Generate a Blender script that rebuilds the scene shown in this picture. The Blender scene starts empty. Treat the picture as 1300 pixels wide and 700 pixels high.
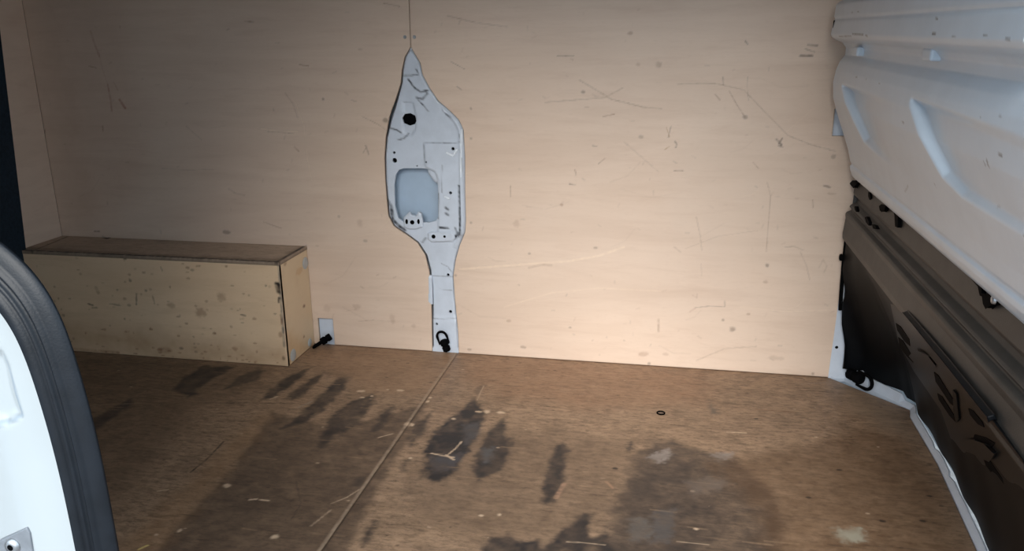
import bpy, math, random
import numpy as np
from mathutils import Vector, Matrix
from mathutils.geometry import delaunay_2d_cdt

# ------------------------------------------------------------------ camera, sky, exposure
scene = bpy.context.scene
random.seed(7)
rng = np.random.default_rng(11)
CAM_F, CAM_YAW, CAM_PITCH, CAM_ROLL = 1043.4, -0.1967, 0.2898, -0.0099
cam_data = bpy.data.cameras.new('camera')
cam = bpy.data.objects.new('camera', cam_data)
scene.collection.objects.link(cam)
cam_data.sensor_fit = 'HORIZONTAL'
cam_data.sensor_width = 36.0
cam_data.lens = 36.0 * CAM_F / 1300.0
cam_data.clip_start = 0.02
fw = Vector((math.sin(CAM_YAW)*math.cos(CAM_PITCH), math.cos(CAM_YAW)*math.cos(CAM_PITCH), -math.sin(CAM_PITCH)))
rt = Vector((math.cos(CAM_YAW), -math.sin(CAM_YAW), 0))
up = rt.cross(fw)
rt2 = rt*math.cos(CAM_ROLL) + up*math.sin(CAM_ROLL)
up2 = -rt*math.sin(CAM_ROLL) + up*math.cos(CAM_ROLL)
mw = Matrix((rt2, up2, -fw)).transposed().to_4x4()
mw.translation = Vector((0, -2.0362, 0.85))
cam.matrix_world = mw
scene.camera = cam

scene.view_settings.view_transform = 'Standard'
scene.view_settings.look = 'None'
scene.view_settings.gamma = 1.0
scene.view_settings.use_curve_mapping = False
scene.view_settings.exposure = 1.15

world = bpy.data.worlds.new('overcast_sky')
scene.world = world
world.use_nodes = True
bg = world.node_tree.nodes['Background']
bg.inputs['Color'].default_value = (0.73, 0.875, 1.0, 1)
bg.inputs['Strength'].default_value = 1.1

C = scene.collection

# the bright part of the overcast sky in front of the open sliding door
sun_data = bpy.data.lights.new('bright_sky', 'SUN')
sun_data.energy = 2.15
sun_data.angle = math.radians(38)
sun_data.color = (1.0, 0.965, 0.91)
sun = bpy.data.objects.new('bright_sky', sun_data)
C.objects.link(sun)
sun.rotation_euler = Vector((-0.04, 1.0, -0.53)).to_track_quat('-Z', 'Y').to_euler()

# ------------------------------------------------------------------ helpers
def s2l(r, g, b):
    return tuple((c/255/12.92) if c/255 <= 0.04045 else ((c/255+0.055)/1.055)**2.4 for c in (r, g, b))

def thing(name, label, cat, loc=(0, 0, 0), group=None):
    o = bpy.data.objects.new(name, None)
    C.objects.link(o)
    o.location = loc
    o.empty_display_size = 0.05
    o['label'] = label
    o['category'] = cat
    o['kind'] = 'thing'
    if group: o['group'] = group
    return o

def setting(name, loc=(0, 0, 0), label=None):
    o = bpy.data.objects.new(name, None)
    C.objects.link(o)
    o.location = loc
    o.empty_display_size = 0.05
    o['kind'] = 'structure'
    if label: o['label'] = label
    return o

def root_of(o):
    v = Vector((0, 0, 0))
    while o is not None:
        v = v + Vector(o.location)
        o = o.parent
    return v

def mesh_obj(name, verts, faces, mat, parent=None, smooth=False, rgba=None, label=None, kind=None):
    """verts are world metres; they are stored relative to the parent"""
    v = np.asarray(verts, dtype=np.float64).reshape(-1, 3)
    if parent is not None:
        v = v - np.array(root_of(parent))[None, :]
    me = bpy.data.meshes.new(name)
    me.from_pydata(v.tolist(), [], [tuple(int(i) for i in f) for f in faces]) if not isinstance(faces, np.ndarray) else fast_mesh(me, v, faces)
    me.update()
    if smooth:
        me.polygons.foreach_set('use_smooth', np.ones(len(me.polygons), dtype=bool))
    a = me.attributes.new('wear_and_light', 'FLOAT_COLOR', 'POINT')
    full = np.zeros((len(me.vertices), 4), dtype=np.float32)
    if rgba is not None: full[:len(rgba)] = rgba
    a.data.foreach_set('color', full.ravel())
    me.materials.append(mat)
    o = bpy.data.objects.new(name, me)
    C.objects.link(o)
    if parent is not None: o.parent = parent
    if label: o['label'] = label
    if kind: o['kind'] = kind
    return o

def fast_mesh(me, v, quads):
    n = quads.shape[1]
    me.vertices.add(len(v)); me.vertices.foreach_set('co', v.astype(np.float32).ravel())
    me.loops.add(quads.size); me.loops.foreach_set('vertex_index', quads.astype(np.int32).ravel())
    me.polygons.add(len(quads))
    me.polygons.foreach_set('loop_start', np.arange(0, quads.size, n, dtype=np.int32))
    me.polygons.foreach_set('loop_total', np.full(len(quads), n, dtype=np.int32))
    me.update(calc_edges=True)
    me.validate()

def box_geo(x0, x1, y0, y1, z0, z1):
    v = [(x0,y0,z0),(x1,y0,z0),(x1,y1,z0),(x0,y1,z0),(x0,y0,z1),(x1,y0,z1),(x1,y1,z1),(x0,y1,z1)]
    f = [(0,3,2,1),(4,5,6,7),(0,1,5,4),(1,2,6,5),(2,3,7,6),(3,0,4,7)]
    return v, f

def add_bevel(o, w, seg=2):
    m = o.modifiers.new('bevel', 'BEVEL'); m.width = w; m.segments = seg; m.limit_method = 'ANGLE'

def grid_faces(nr, nc):
    i = np.arange(nr-1)[:, None]*nc + np.arange(nc-1)[None, :]
    return np.stack([i, i+1, i+nc+1, i+nc], -1).reshape(-1, 4)

def with_rim(verts, quads, offset):
    """gives an open sheet its thickness: the boundary edges run back by offset"""
    n = len(verts)
    e = np.concatenate([quads[:, [0,1]], quads[:, [1,2]], quads[:, [2,3]], quads[:, [3,0]]])
    key = np.sort(e, 1); code = key[:, 0].astype(np.int64)*n + key[:, 1]
    u, idx, cnt = np.unique(code, return_index=True, return_counts=True)
    b = e[idx[cnt == 1]]
    used = np.unique(b); remap = np.full(n, -1); remap[used] = n + np.arange(len(used))
    v2 = np.concatenate([verts, verts[used] + np.array(offset)[None, :]])
    rim = np.stack([b[:, 1], b[:, 0], remap[b[:, 0]], remap[b[:, 1]]], -1)
    return v2, np.concatenate([quads, rim]), used

def vnoise(p, scale, seed=0):
    q = p*scale + seed*17.31
    i = np.floor(q).astype(np.int64); f = q - i; f = f*f*(3-2*f)
    def h(a, b):
        n = (a*374761393 + b*668265263 + seed*1442695) & 0x7fffffff
        n = ((n ^ (n >> 13))*1274126177) & 0x7fffffff
        return ((n ^ (n >> 16)) & 0xffff)/65535.0
    a, b = i[:, 0], i[:, 1]
    return (h(a,b)*(1-f[:,0])+h(a+1,b)*f[:,0])*(1-f[:,1]) + (h(a,b+1)*(1-f[:,0])+h(a+1,b+1)*f[:,0])*f[:,1]

def fbm(p, scale, seed=0, octv=3):
    s = 0; amp = 1; tot = 0
    for k in range(octv):
        s = s + amp*vnoise(p, scale*2**k, seed+k); tot += amp; amp *= 0.55
    return s/tot

def sdf_poly(p, poly):
    """signed distance, negative inside"""
    poly = np.asarray(poly, float); n = len(poly)
    d = np.full(len(p), 1e9); inside = np.zeros(len(p), bool)
    for i in range(n):
        a = poly[i]; b = poly[(i+1) % n]; e = b-a
        w = p-a; t = np.clip((w@e)/max(e@e, 1e-12), 0, 1)
        d = np.minimum(d, ((w-t[:, None]*e)**2).sum(1))
        c = ((a[1] > p[:, 1]) != (b[1] > p[:, 1]))
        if abs(e[1]) > 1e-12:
            inside ^= c & (p[:, 0] < a[0] + e[0]*(p[:, 1]-a[1])/e[1])
    d = np.sqrt(d)
    return np.where(inside, -d, d)

def dist_line(p, line):
    line = np.asarray(line, float); d = np.full(len(p), 1e9)
    for i in range(len(line)-1):
        a = line[i]; e = line[i+1]-a; w = p-a
        t = np.clip((w@e)/max(e@e, 1e-12), 0, 1)
        d = np.minimum(d, ((w-t[:, None]*e)**2).sum(1))
    return np.sqrt(d)

def smooth(a, b, x):
    t = np.clip((x-a)/(b-a), 0, 1); return t*t*(3-2*t)

class Paint:
    """wear, stains, scratches and painted highlights and shade of a surface, kept per vertex as colour and cover"""
    def __init__(self, pts):
        self.p = np.asarray(pts, float); self.c = np.zeros((len(self.p), 4)); self.k = 1.0
    def over(self, idx, col, a):
        col = np.array(s2l(*col)); a = np.clip(a*self.k, 0, 1)
        A = self.c[idx, 3]; out = a + A*(1-a)
        k = np.where(out > 1e-6, out, 1)
        self.c[idx, :3] = (col[None, :]*a[:, None] + self.c[idx, :3]*(A*(1-a))[:, None])/k[:, None]
        self.c[idx, 3] = out
    def near(self, pts, m):
        pts = np.asarray(pts, float); lo = pts.min(0)-m; hi = pts.max(0)+m
        return np.nonzero(((self.p >= lo) & (self.p <= hi)).all(1))[0]
    def poly(self, pts, col, alpha=0.6, soft=0.012, rough=0.012, rs=60, mottle=0.35):
        idx = self.near(pts, soft+rough)
        if not len(idx): return
        q = self.p[idx]
        d = sdf_poly(q, pts) + (fbm(q, rs, 3)-0.5)*2*rough
        a = smooth(soft, -soft, d)*alpha*(1-mottle+mottle*2*fbm(q, 45, 9))
        self.over(idx, col, a)
    def line(self, pts, w, col, alpha=0.6, rough=0.5):
        idx = self.near(pts, w*2)
        if not len(idx): return
        q = self.p[idx]; d = dist_line(q, pts)
        a = smooth(w, w*0.3, d)*alpha*(1-rough+rough*2*(vnoise(q, 170, 5)))
        self.over(idx, col, a)
    def blob(self, c, rx, ry, col, alpha=0.6, ang=0.0):
        n = 14
        ca, sa = math.cos(ang), math.sin(ang)
        P = [(c[0]+rx*math.cos(t)*ca-ry*math.sin(t)*sa, c[1]+rx*math.cos(t)*sa+ry*math.sin(t)*ca) for t in np.linspace(0, 2*math.pi, n, endpoint=False)]
        m = min(rx, ry)
        self.poly(P, col, alpha, soft=m*0.5, rough=m*0.5, rs=140, mottle=0.2)

# ------------------------------------------------------------------ materials
def new_mat(name):
    m = bpy.data.materials.new(name); m.use_nodes = True
    nt = m.node_tree
    return m, nt, nt.nodes['Principled BSDF']

def N(nt, t, **kw):
    n = nt.nodes.new(t)
    for k, v in kw.items():
        if k in n.inputs: n.inputs[k].default_value = v
        else: setattr(n, k, v)
    return n

def mixc(nt, fac, a, b, blend='MIX'):
    m = nt.nodes.new('ShaderNodeMix'); m.data_type = 'RGBA'; m.blend_type = blend
    for sock, val in ((m.inputs[0], fac), (m.inputs[6], a), (m.inputs[7], b)):
        if isinstance(val, bpy.types.NodeSocket): nt.links.new(val, sock)
        elif isinstance(val, (int, float)): sock.default_value = val
        else: sock.default_value = (*val, 1) if len(val) == 3 else val
    return m.outputs[2]

def noise(nt, vec, scale, detail=4, rough=0.55, stretch=(1, 1, 1), dist=0.0):
    mp = N(nt, 'ShaderNodeMapping'); mp.inputs['Scale'].default_value = stretch
    nt.links.new(vec, mp.inputs['Vector'])
    n = N(nt, 'ShaderNodeTexNoise'); n.inputs['Scale'].default_value = scale
    n.inputs['Detail'].default_value = detail; n.inputs['Roughness'].default_value = rough
    n.inputs['Distortion'].default_value = dist
    nt.links.new(mp.outputs[0], n.inputs['Vector'])
    return n.outputs['Fac']

def ramp(nt, fac, stops):
    r = N(nt, 'ShaderNodeValToRGB')
    while len(r.color_ramp.elements) < len(stops): r.color_ramp.elements.new(0.5)
    for e, (p, c) in zip(r.color_ramp.elements, stops):
        e.position = p; e.color = (*c, 1) if len(c) == 3 else c
    nt.links.new(fac, r.inputs[0])
    return r.outputs[0]

def g(v): return (v, v, v)

def worn_and_lit(nt, base):
    at = N(nt, 'ShaderNodeAttribute', attribute_name='wear_and_light')
    return mixc(nt, at.outputs['Alpha'], base, at.outputs['Color'])

def ply_mat(name, light, mid, dark, stretch, rough=0.5, spec=0.35, fig=1.0, dirt=0.0):
    m, nt, b = new_mat(name)
    tc = N(nt, 'ShaderNodeTexCoord').outputs['Object']
    g1 = noise(nt, tc, 1.6, 5, 0.6, stretch, 0.9)            # veneer figure
    base = ramp(nt, g1, [(0.30, mid), (0.52, light), (0.72, mid)])
    g2 = noise(nt, tc, 9.0, 6, 0.65, stretch, 0.3)           # grain streaks
    base = mixc(nt, ramp(nt, g2, [(0.50, g(0)), (0.75, g(0.45*fig))]), base, dark)
    g3 = noise(nt, tc, 2.2, 4, 0.6, (1, 1, 1), 0.2)          # blotches
    base = mixc(nt, ramp(nt, g3, [(0.45, g(0)), (0.8, g(0.30))]), base, dark)
    g4 = noise(nt, tc, 260, 2, 0.5, (0.25 if stretch[0] < 1.5 else 1, 1, 1))
    base = mixc(nt, ramp(nt, g4, [(0.55, g(0)), (0.8, g(0.22))]), base, dark)
    if dirt:
        g5 = noise(nt, tc, 14, 8, 0.72)
        base = mixc(nt, ramp(nt, g5, [(0.48, g(0)), (0.68, g(dirt))]), base, tuple(c*0.42 for c in dark))
        g6 = noise(nt, tc, 75, 6, 0.75, (0.55, 1.5, 1), 0.4)
        base = mixc(nt, ramp(nt, g6, [(0.46, g(0)), (0.66, g(dirt*1.3))]), base, tuple(c*0.40 for c in dark))
        g7 = noise(nt, tc, 28, 7, 0.7, (0.7, 1.3, 1))
        base = mixc(nt, ramp(nt, g7, [(0.52, g(0)), (0.75, g(dirt*1.2))]), base, tuple(min(1, c*1.55) for c in light))
    nt.links.new(worn_and_lit(nt, base), b.inputs['Base Color'])
    b.inputs['Roughness'].default_value = rough
    b.inputs['Specular IOR Level'].default_value = spec
    bp = N(nt, 'ShaderNodeBump'); bp.inputs['Strength'].default_value = 0.12; bp.inputs['Distance'].default_value = 0.002
    nt.links.new(g2, bp.inputs['Height']); nt.links.new(bp.outputs[0], b.inputs['Normal'])
    return m

def plain_mat(name, col, rough=0.5, spec=0.5, metal=0.0, mott=0.12, scale=30, bump=0.0, coat=0.0):
    m, nt, b = new_mat(name)
    tc = N(nt, 'ShaderNodeTexCoord').outputs['Object']
    n = noise(nt, tc, scale, 5, 0.6)
    dark = tuple(c*(1-mott*2) for c in col)
    base = ramp(nt, n, [(0.40, col), (0.75, dark)])
    nt.links.new(worn_and_lit(nt, base), b.inputs['Base Color'])
    b.inputs['Roughness'].default_value = rough
    b.inputs['Specular IOR Level'].default_value = spec
    b.inputs['Metallic'].default_value = metal
    b.inputs['Coat Weight'].default_value = coat
    if bump:
        bp = N(nt, 'ShaderNodeBump'); bp.inputs['Strength'].default_value = bump; bp.inputs['Distance'].default_value = 0.001
        nt.links.new(noise(nt, tc, 500, 2), bp.inputs['Height']); nt.links.new(bp.outputs[0], b.inputs['Normal'])
    return m

M_WALL = ply_mat('birch_plywood', (0.675, 0.522, 0.412), (0.615, 0.465, 0.36), (0.535, 0.38, 0.285), (0.55, 1, 4.5), 0.42, 0.4)
M_BOX = ply_mat('box_plywood', (0.74, 0.535, 0.35), (0.68, 0.48, 0.305), (0.55, 0.37, 0.23), (0.6, 1, 4.0), 0.45, 0.35)
M_SIDE = ply_mat('bounce_lit_box_plywood', (0.76, 0.58, 0.38), (0.72, 0.53, 0.33), (0.62, 0.43, 0.26), (4.0, 1, 0.6), 0.45, 0.35)  # lighter box plywood; bounce light on the end board put into the colour
M_TOP = ply_mat('dirty_plywood', (0.52, 0.39, 0.29), (0.46, 0.345, 0.255), (0.34, 0.25, 0.18), (0.6, 3, 1), 0.55, 0.3, dirt=0.25)
M_FLOOR = ply_mat('floor_plywood', (0.35, 0.228, 0.144), (0.305, 0.197, 0.122), (0.20, 0.130, 0.086), (0.5, 4.5, 1), 0.5, 0.3, fig=1.5, dirt=0.5)
M_STEEL = plain_mat('primer_painted_steel', (0.56, 0.61, 0.69), 0.38, 0.5, mott=0.05)
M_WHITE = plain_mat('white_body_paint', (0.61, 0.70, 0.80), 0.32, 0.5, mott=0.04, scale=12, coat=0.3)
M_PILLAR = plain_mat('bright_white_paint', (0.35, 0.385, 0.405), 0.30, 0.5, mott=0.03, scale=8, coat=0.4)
M_RUBBER = plain_mat('black_rubber', (0.009, 0.0115, 0.016), 0.42, 0.25, mott=0.2, bump=0.15)
M_BLACK = plain_mat('black_plastic', (0.002, 0.002, 0.0025), 0.8, 0.05, mott=0.2)
M_DARK = plain_mat('dark_lining', (0.010, 0.022, 0.036), 0.8, 0.3, mott=0.25, scale=120, bump=0.4)
M_TRIM = plain_mat('dusty_black_plastic', (0.043, 0.039, 0.035), 0.5, 0.45, mott=0.25, scale=18, bump=0.2)
M_LOW = plain_mat('dark_moulded_plastic', (0.0035, 0.004, 0.005), 0.5, 0.10, mott=0.25, scale=14)
M_GLOSS = plain_mat('shiny_moulded_plastic', (0.005, 0.006, 0.0075), 0.36, 0.12, mott=0.2, scale=14)
M_CAP = plain_mat('grey_plastic_cap', (0.50, 0.50, 0.48), 0.4, 0.5, mott=0.12, scale=60)
M_ZINC = plain_mat('zinc_plated_steel', (0.45, 0.47, 0.50), 0.35, 0.5, 0.8, mott=0.15, scale=60)
M_PLATE = plain_mat('grey_steel_plate', (0.22, 0.24, 0.27), 0.4, 0.5, 0.3, mott=0.12, scale=60)
M_OUT = plain_mat('asphalt', (0.17, 0.165, 0.16), 0.9, 0.2, mott=0.2, scale=40)
M_CEIL = plain_mat('grey_headliner', (0.30, 0.29, 0.28), 0.8, 0.2)

# ------------------------------------------------------------------ shell of the load bay
XB = -1.745        # bulkhead
ROOF = 1.32
YN = -1.60         # near side
gr = mesh_obj('ground', *box_geo(-14, 14, -16, 12, -0.66, -0.56), M_OUT); gr['kind'] = 'structure'
cl = mesh_obj('ceiling', *box_geo(-1.95, 0.66, -1.62, 0.10, ROOF, ROOF+0.04), M_CEIL); cl['kind'] = 'structure'
ob = mesh_obj('wall_outer_skin', *box_geo(-1.95, 0.66, 0.075, 0.095, -0.10, ROOF), M_WHITE); ob['kind'] = 'structure'
wn = setting('wall_near', (0, YN, 0))
mesh_obj('panel', *box_geo(-1.95, -0.74, YN-0.02, YN+0.02, -0.10, ROOF), M_WHITE, wn)
mesh_obj('header', *box_geo(-0.74, 0.66, YN-0.02, YN+0.02, 1.27, ROOF), M_WHITE, wn)
ro = mesh_obj('wall_rear', *box_geo(0.64, 0.66, -1.14, 0.075, -0.10, ROOF), M_WHITE); ro['kind'] = 'structure'  # stops short: unseen gap added so skylight enters from the right rear

def rows(lo, hi, step, extra=()):
    n = int(round((hi-lo)/step)); a = list(np.linspace(lo, hi, n+1))
    return np.array(sorted(set(np.round(a + list(extra), 5))))

# ---- far wall: two plywood sheets cut around the steel pillar
PIL_L = [(-0.6581, 0.8126), (-0.6736, 0.7899), (-0.6836, 0.7555), (-0.6871, 0.7264), (-0.702, 0.6814), (-0.7191, 0.6377), (-0.7346, 0.5872), (-0.7418, 0.5361), (-0.7431, 0.4739), (-0.7417, 0.4214), (-0.7397, 0.3788), (-0.7258, 0.3514), (-0.6938, 0.331), (-0.662, 0.3084), (-0.6415, 0.2745), (-0.6323, 0.231), (-0.6296, 0.1868), (-0.6305, 0.1078), (-0.6325, -0.0008)]
PIL_R = [(-0.6581, 0.8126), (-0.6467, 0.7936), (-0.6353, 0.7745), (-0.6303, 0.7458), (-0.6132, 0.7131), (-0.5917, 0.6821), (-0.5637, 0.6589), (-0.5397, 0.6355), (-0.5281, 0.6101), (-0.5259, 0.5402), (-0.5281, 0.4587), (-0.5282, 0.3754), (-0.5311, 0.3435), (-0.5471, 0.3066), (-0.5591, 0.2672), (-0.5669, 0.2231), (-0.5646, 0.1567), (-0.5615, 0.1119), (-0.5585, 0.0666), (-0.5581, 0.002)]
PIL_L[-1] = (PIL_L[-1][0], 0.0); PIL_R[-1] = (PIL_R[-1][0], 0.0)
TIPX, TIPZ = PIL_L[0]
SEAM_TOP = [(-0.6569, 0.9243)][0][0]

def outline_x(line, z):
    zs = np.array([p[1] for p in line])[::-1]; xs = np.array([p[0] for p in line])[::-1]
    return np.interp(z, zs, xs)

def wall_cut(z, side):
    seam = TIPX + (SEAM_TOP-TIPX)*(z-TIPZ)/(0.94-TIPZ)
    x = np.where(z <= TIPZ, outline_x(PIL_L if side < 0 else PIL_R, z), seam)
    return x + side*np.where(z <= TIPZ, 0.0012, 0.0010) - (0.0045*np.exp(-((z-.65)/.05)**2) if side < 0 else 0)

STEP = 0.0027
def sheet(name, parent, side, xfix, xmid, hole, paint):
    z = rows(0.0015, 0.955, STEP, [hole[2], hole[3]]); z = np.concatenate([z, np.linspace(0.97, ROOF-0.002, 14)])
    cols = rows(min(xfix, xmid), max(xfix, xmid), STEP, [hole[0], hole[1]])
    k = 46 if side < 0 else 30
    k = int(abs(xmid+0.62)/STEP)+10
    t = np.linspace(0, 1, k+1)[1:]
    cut = wall_cut(z, side)
    if side < 0:
        X = np.concatenate([np.repeat(cols[None, :], len(z), 0), xmid + (cut-xmid)[:, None]*t[None, :]], 1)
    else:
        X = np.concatenate([cut[:, None] + (xmid-cut)[:, None]*np.linspace(0, 1, k+1)[None, :-1], np.repeat(cols[None, :], len(z), 0)], 1)
    Z = np.repeat(z[:, None], X.shape[1], 1)
    V = np.stack([X, np.zeros_like(X), Z], -1).reshape(-1, 3)
    Q = grid_faces(len(z), X.shape[1])
    cen = V[Q].mean(1)
    keep = ~((cen[:, 0] > hole[0]) & (cen[:, 0] < hole[1]) & (cen[:, 2] > hole[2]) & (cen[:, 2] < hole[3]))
    Q = Q[keep]
    pt = Paint(V[:, [0, 2]]); paint(pt)
    V2, Q2, used = with_rim(V, Q, (0, 0.009, 0))
    rgba = np.concatenate([pt.c, np.tile(np.array([0.16, 0.10, 0.06, 0.8]), (len(used), 1))])
    return mesh_obj(name, V2, Q2, M_WALL, parent, rgba=rgba)

DK = (72, 58, 50); BR = (118, 70, 42); PALE = (236, 214, 188); RED = (138, 52, 34); GY = (150, 124, 106)
def wall_specks(pt, x0, x1, n, seed):
    r = np.random.default_rng(seed)
    for i in range(n):
        c = (r.uniform(x0, x1), r.uniform(0.02, 0.93)); L = r.uniform(0.003, 0.011); a = r.choice([0, 0.4, 1.2, 1.6, 2.6])
        pt.line([c, (c[0]+L*math.cos(a), c[1]+L*math.sin(a))], 0.0028, DK if r.random() < 0.5 else BR, r.uniform(0.15, 0.5))
    for i in range(n//5):
        c = np.array((r.uniform(x0, x1), r.uniform(0.05, 0.93))); a = r.uniform(-0.5, 0.5); L = r.uniform(0.04, 0.16)
        P = [c, c+np.array((L*math.cos(a), L*math.sin(a)))*0.5, c+np.array((L*math.cos(a+0.25), L*math.sin(a+0.25)))]
        pt.line(P, 0.0026, GY if r.random() < 0.7 else PALE, r.uniform(0.12, 0.32))

def paint_left(pt):
    pt.k = 0.4; wall_specks(pt, XB, -0.66, 90, 3); pt.k = 0.62
    for P, w, c, a in [
        ([(-1.55, 0.8584), (-1.544, 0.8279), (-1.535, 0.7951)], .008, RED, .35), ([(-1.535, 0.7951), (-1.53, 0.7559), (-1.522, 0.7184)], .004, RED, .25), ([(-1.522, 0.7184), (-1.52, 0.6827), (-1.521, 0.6488)], .007, RED, .5),
        ([(-1.492, 0.6786), (-1.486, 0.6681), (-1.479, 0.6576)], .009, RED, .8), ([(-1.503, 0.7268), (-1.493, 0.7039)], .004, RED, .35),
        ([(-1.742, 0.5945), (-1.747, 0.568)], .004, DK, .5), ([(-1.791, 0.554), (-1.789, 0.5384)], .004, DK, .5), ([(-1.557, 0.6077), (-1.558, 0.5925)], .005, BR, .6),
        ([(-1.571, 0.7684), (-1.55, 0.7642)], .004, BR, .6), ([(-1.099, 0.8795), (-1.075, 0.8773)], .005, BR, .6), ([(-0.9585, 0.7713), (-0.9328, 0.7674)], .004, BR, .6),
        ([(-1.09, 0.607), (-1.041, 0.6014), (-0.9783, 0.6002)], .004, PALE, .6), ([(-1.064, 0.599), (-0.992, 0.5959)], .003, GY, .6), ([(-0.9781, 0.6757), (-0.9592, 0.6148), (-0.9575, 0.5319), (-0.9494, 0.4688)], .004, PALE, .35), ([(-1.005, 0.6997), (-0.9851, 0.6716), (-0.9751, 0.6351)], .004, BR, .3),
        ([(-0.991, 0.5585), (-0.9807, 0.5483)], .006, BR, .5), ([(-0.7919, 0.566), (-0.7882, 0.5558), (-0.7846, 0.5435)], .005, DK, .5), ([(-0.7996, 0.5474), (-0.7877, 0.564)], .004, DK, .4),
        ([(-0.8229, 0.6826), (-0.8103, 0.6787)], .004, DK, .4), ([(-1.635, 0.3048), (-1.619, 0.3053)], .006, DK, .8), ([(-1.611, 0.2916), (-1.597, 0.2851), (-1.587, 0.2879)], .005, DK, .7),
        ([(-1.196, 0.4409), (-1.175, 0.4283), (-1.151, 0.4246)], .006, GY, .4), ([(-1.101, 0.3513), (-1.076, 0.3433), (-1.051, 0.3353)], .004, BR, .45), ([(-0.7222, 0.918), (-0.7021, 0.914), (-0.6819, 0.91)], .004, BR, .5),
        ([(-0.7957, 0.6409), (-0.7541, 0.6213), (-0.7191, 0.5975)], .003, GY, .5), ([(-1.393, 0.493), (-1.309, 0.4905), (-1.232, 0.4943)], .003, GY, .3), ([(-1.302, 0.6107), (-1.26, 0.5732)], .003, GY, .4),
        ([(-0.8439, 0.0768), (-0.7974, 0.0819)], .003, BR, .4), ([(-0.8769, 0.1051), (-0.8486, 0.1113)], .003, BR, .3), ([(-1.262, 0.0998), (-1.211, 0.1074)], .003, BR, .3)]:
        pt.line(P, w*0.6, c, a)
    for c, rx, rz, col, a in [([(-1.802, 0.6594)][0], .004, .004, DK, .7), ([(-1.216, 0.318)][0], .012, .006, DK, .85), ([(-0.9006, 0.6842)][0], .004, .004, DK, .8),
        ([(-0.7343, 0.6315)][0], .006, .006, (70, 66, 50), .8), ([(-0.8209, 0.3567)][0], .009, .009, BR, .35), ([(-0.8083, 0.3092)][0], .006, .004, DK, .5), ([(-0.8802, 0.3741)][0], .004, .004, DK, .5),
        ([(-0.8458, 0.1184)][0], .012, .008, BR, .35), ([(-0.7442, 0.0897)][0], .008, .014, BR, .3), ([(-0.6837, 0.0726)][0], .006, .006, BR, .3), ([(-0.935, 0.1088)][0], .01, .01, BR, .25)]:
        pt.blob(c, rx, rz, col, a)
    pt.poly([(-1.735, 0.9614), (-1.649, 0.9599), (-1.622, 0.4068), (-1.654, 0.3134), (-1.728, 0.306)], (150, 112, 82), .22, .03, .02, 20)
    pt.poly([(-1.663, 0.9602), (-1.451, 0.9565), (-1.425, 0.523), (-1.556, 0.317), (-1.654, 0.3134)], (165, 118, 88), .2, .05, .02, 20)

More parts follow.
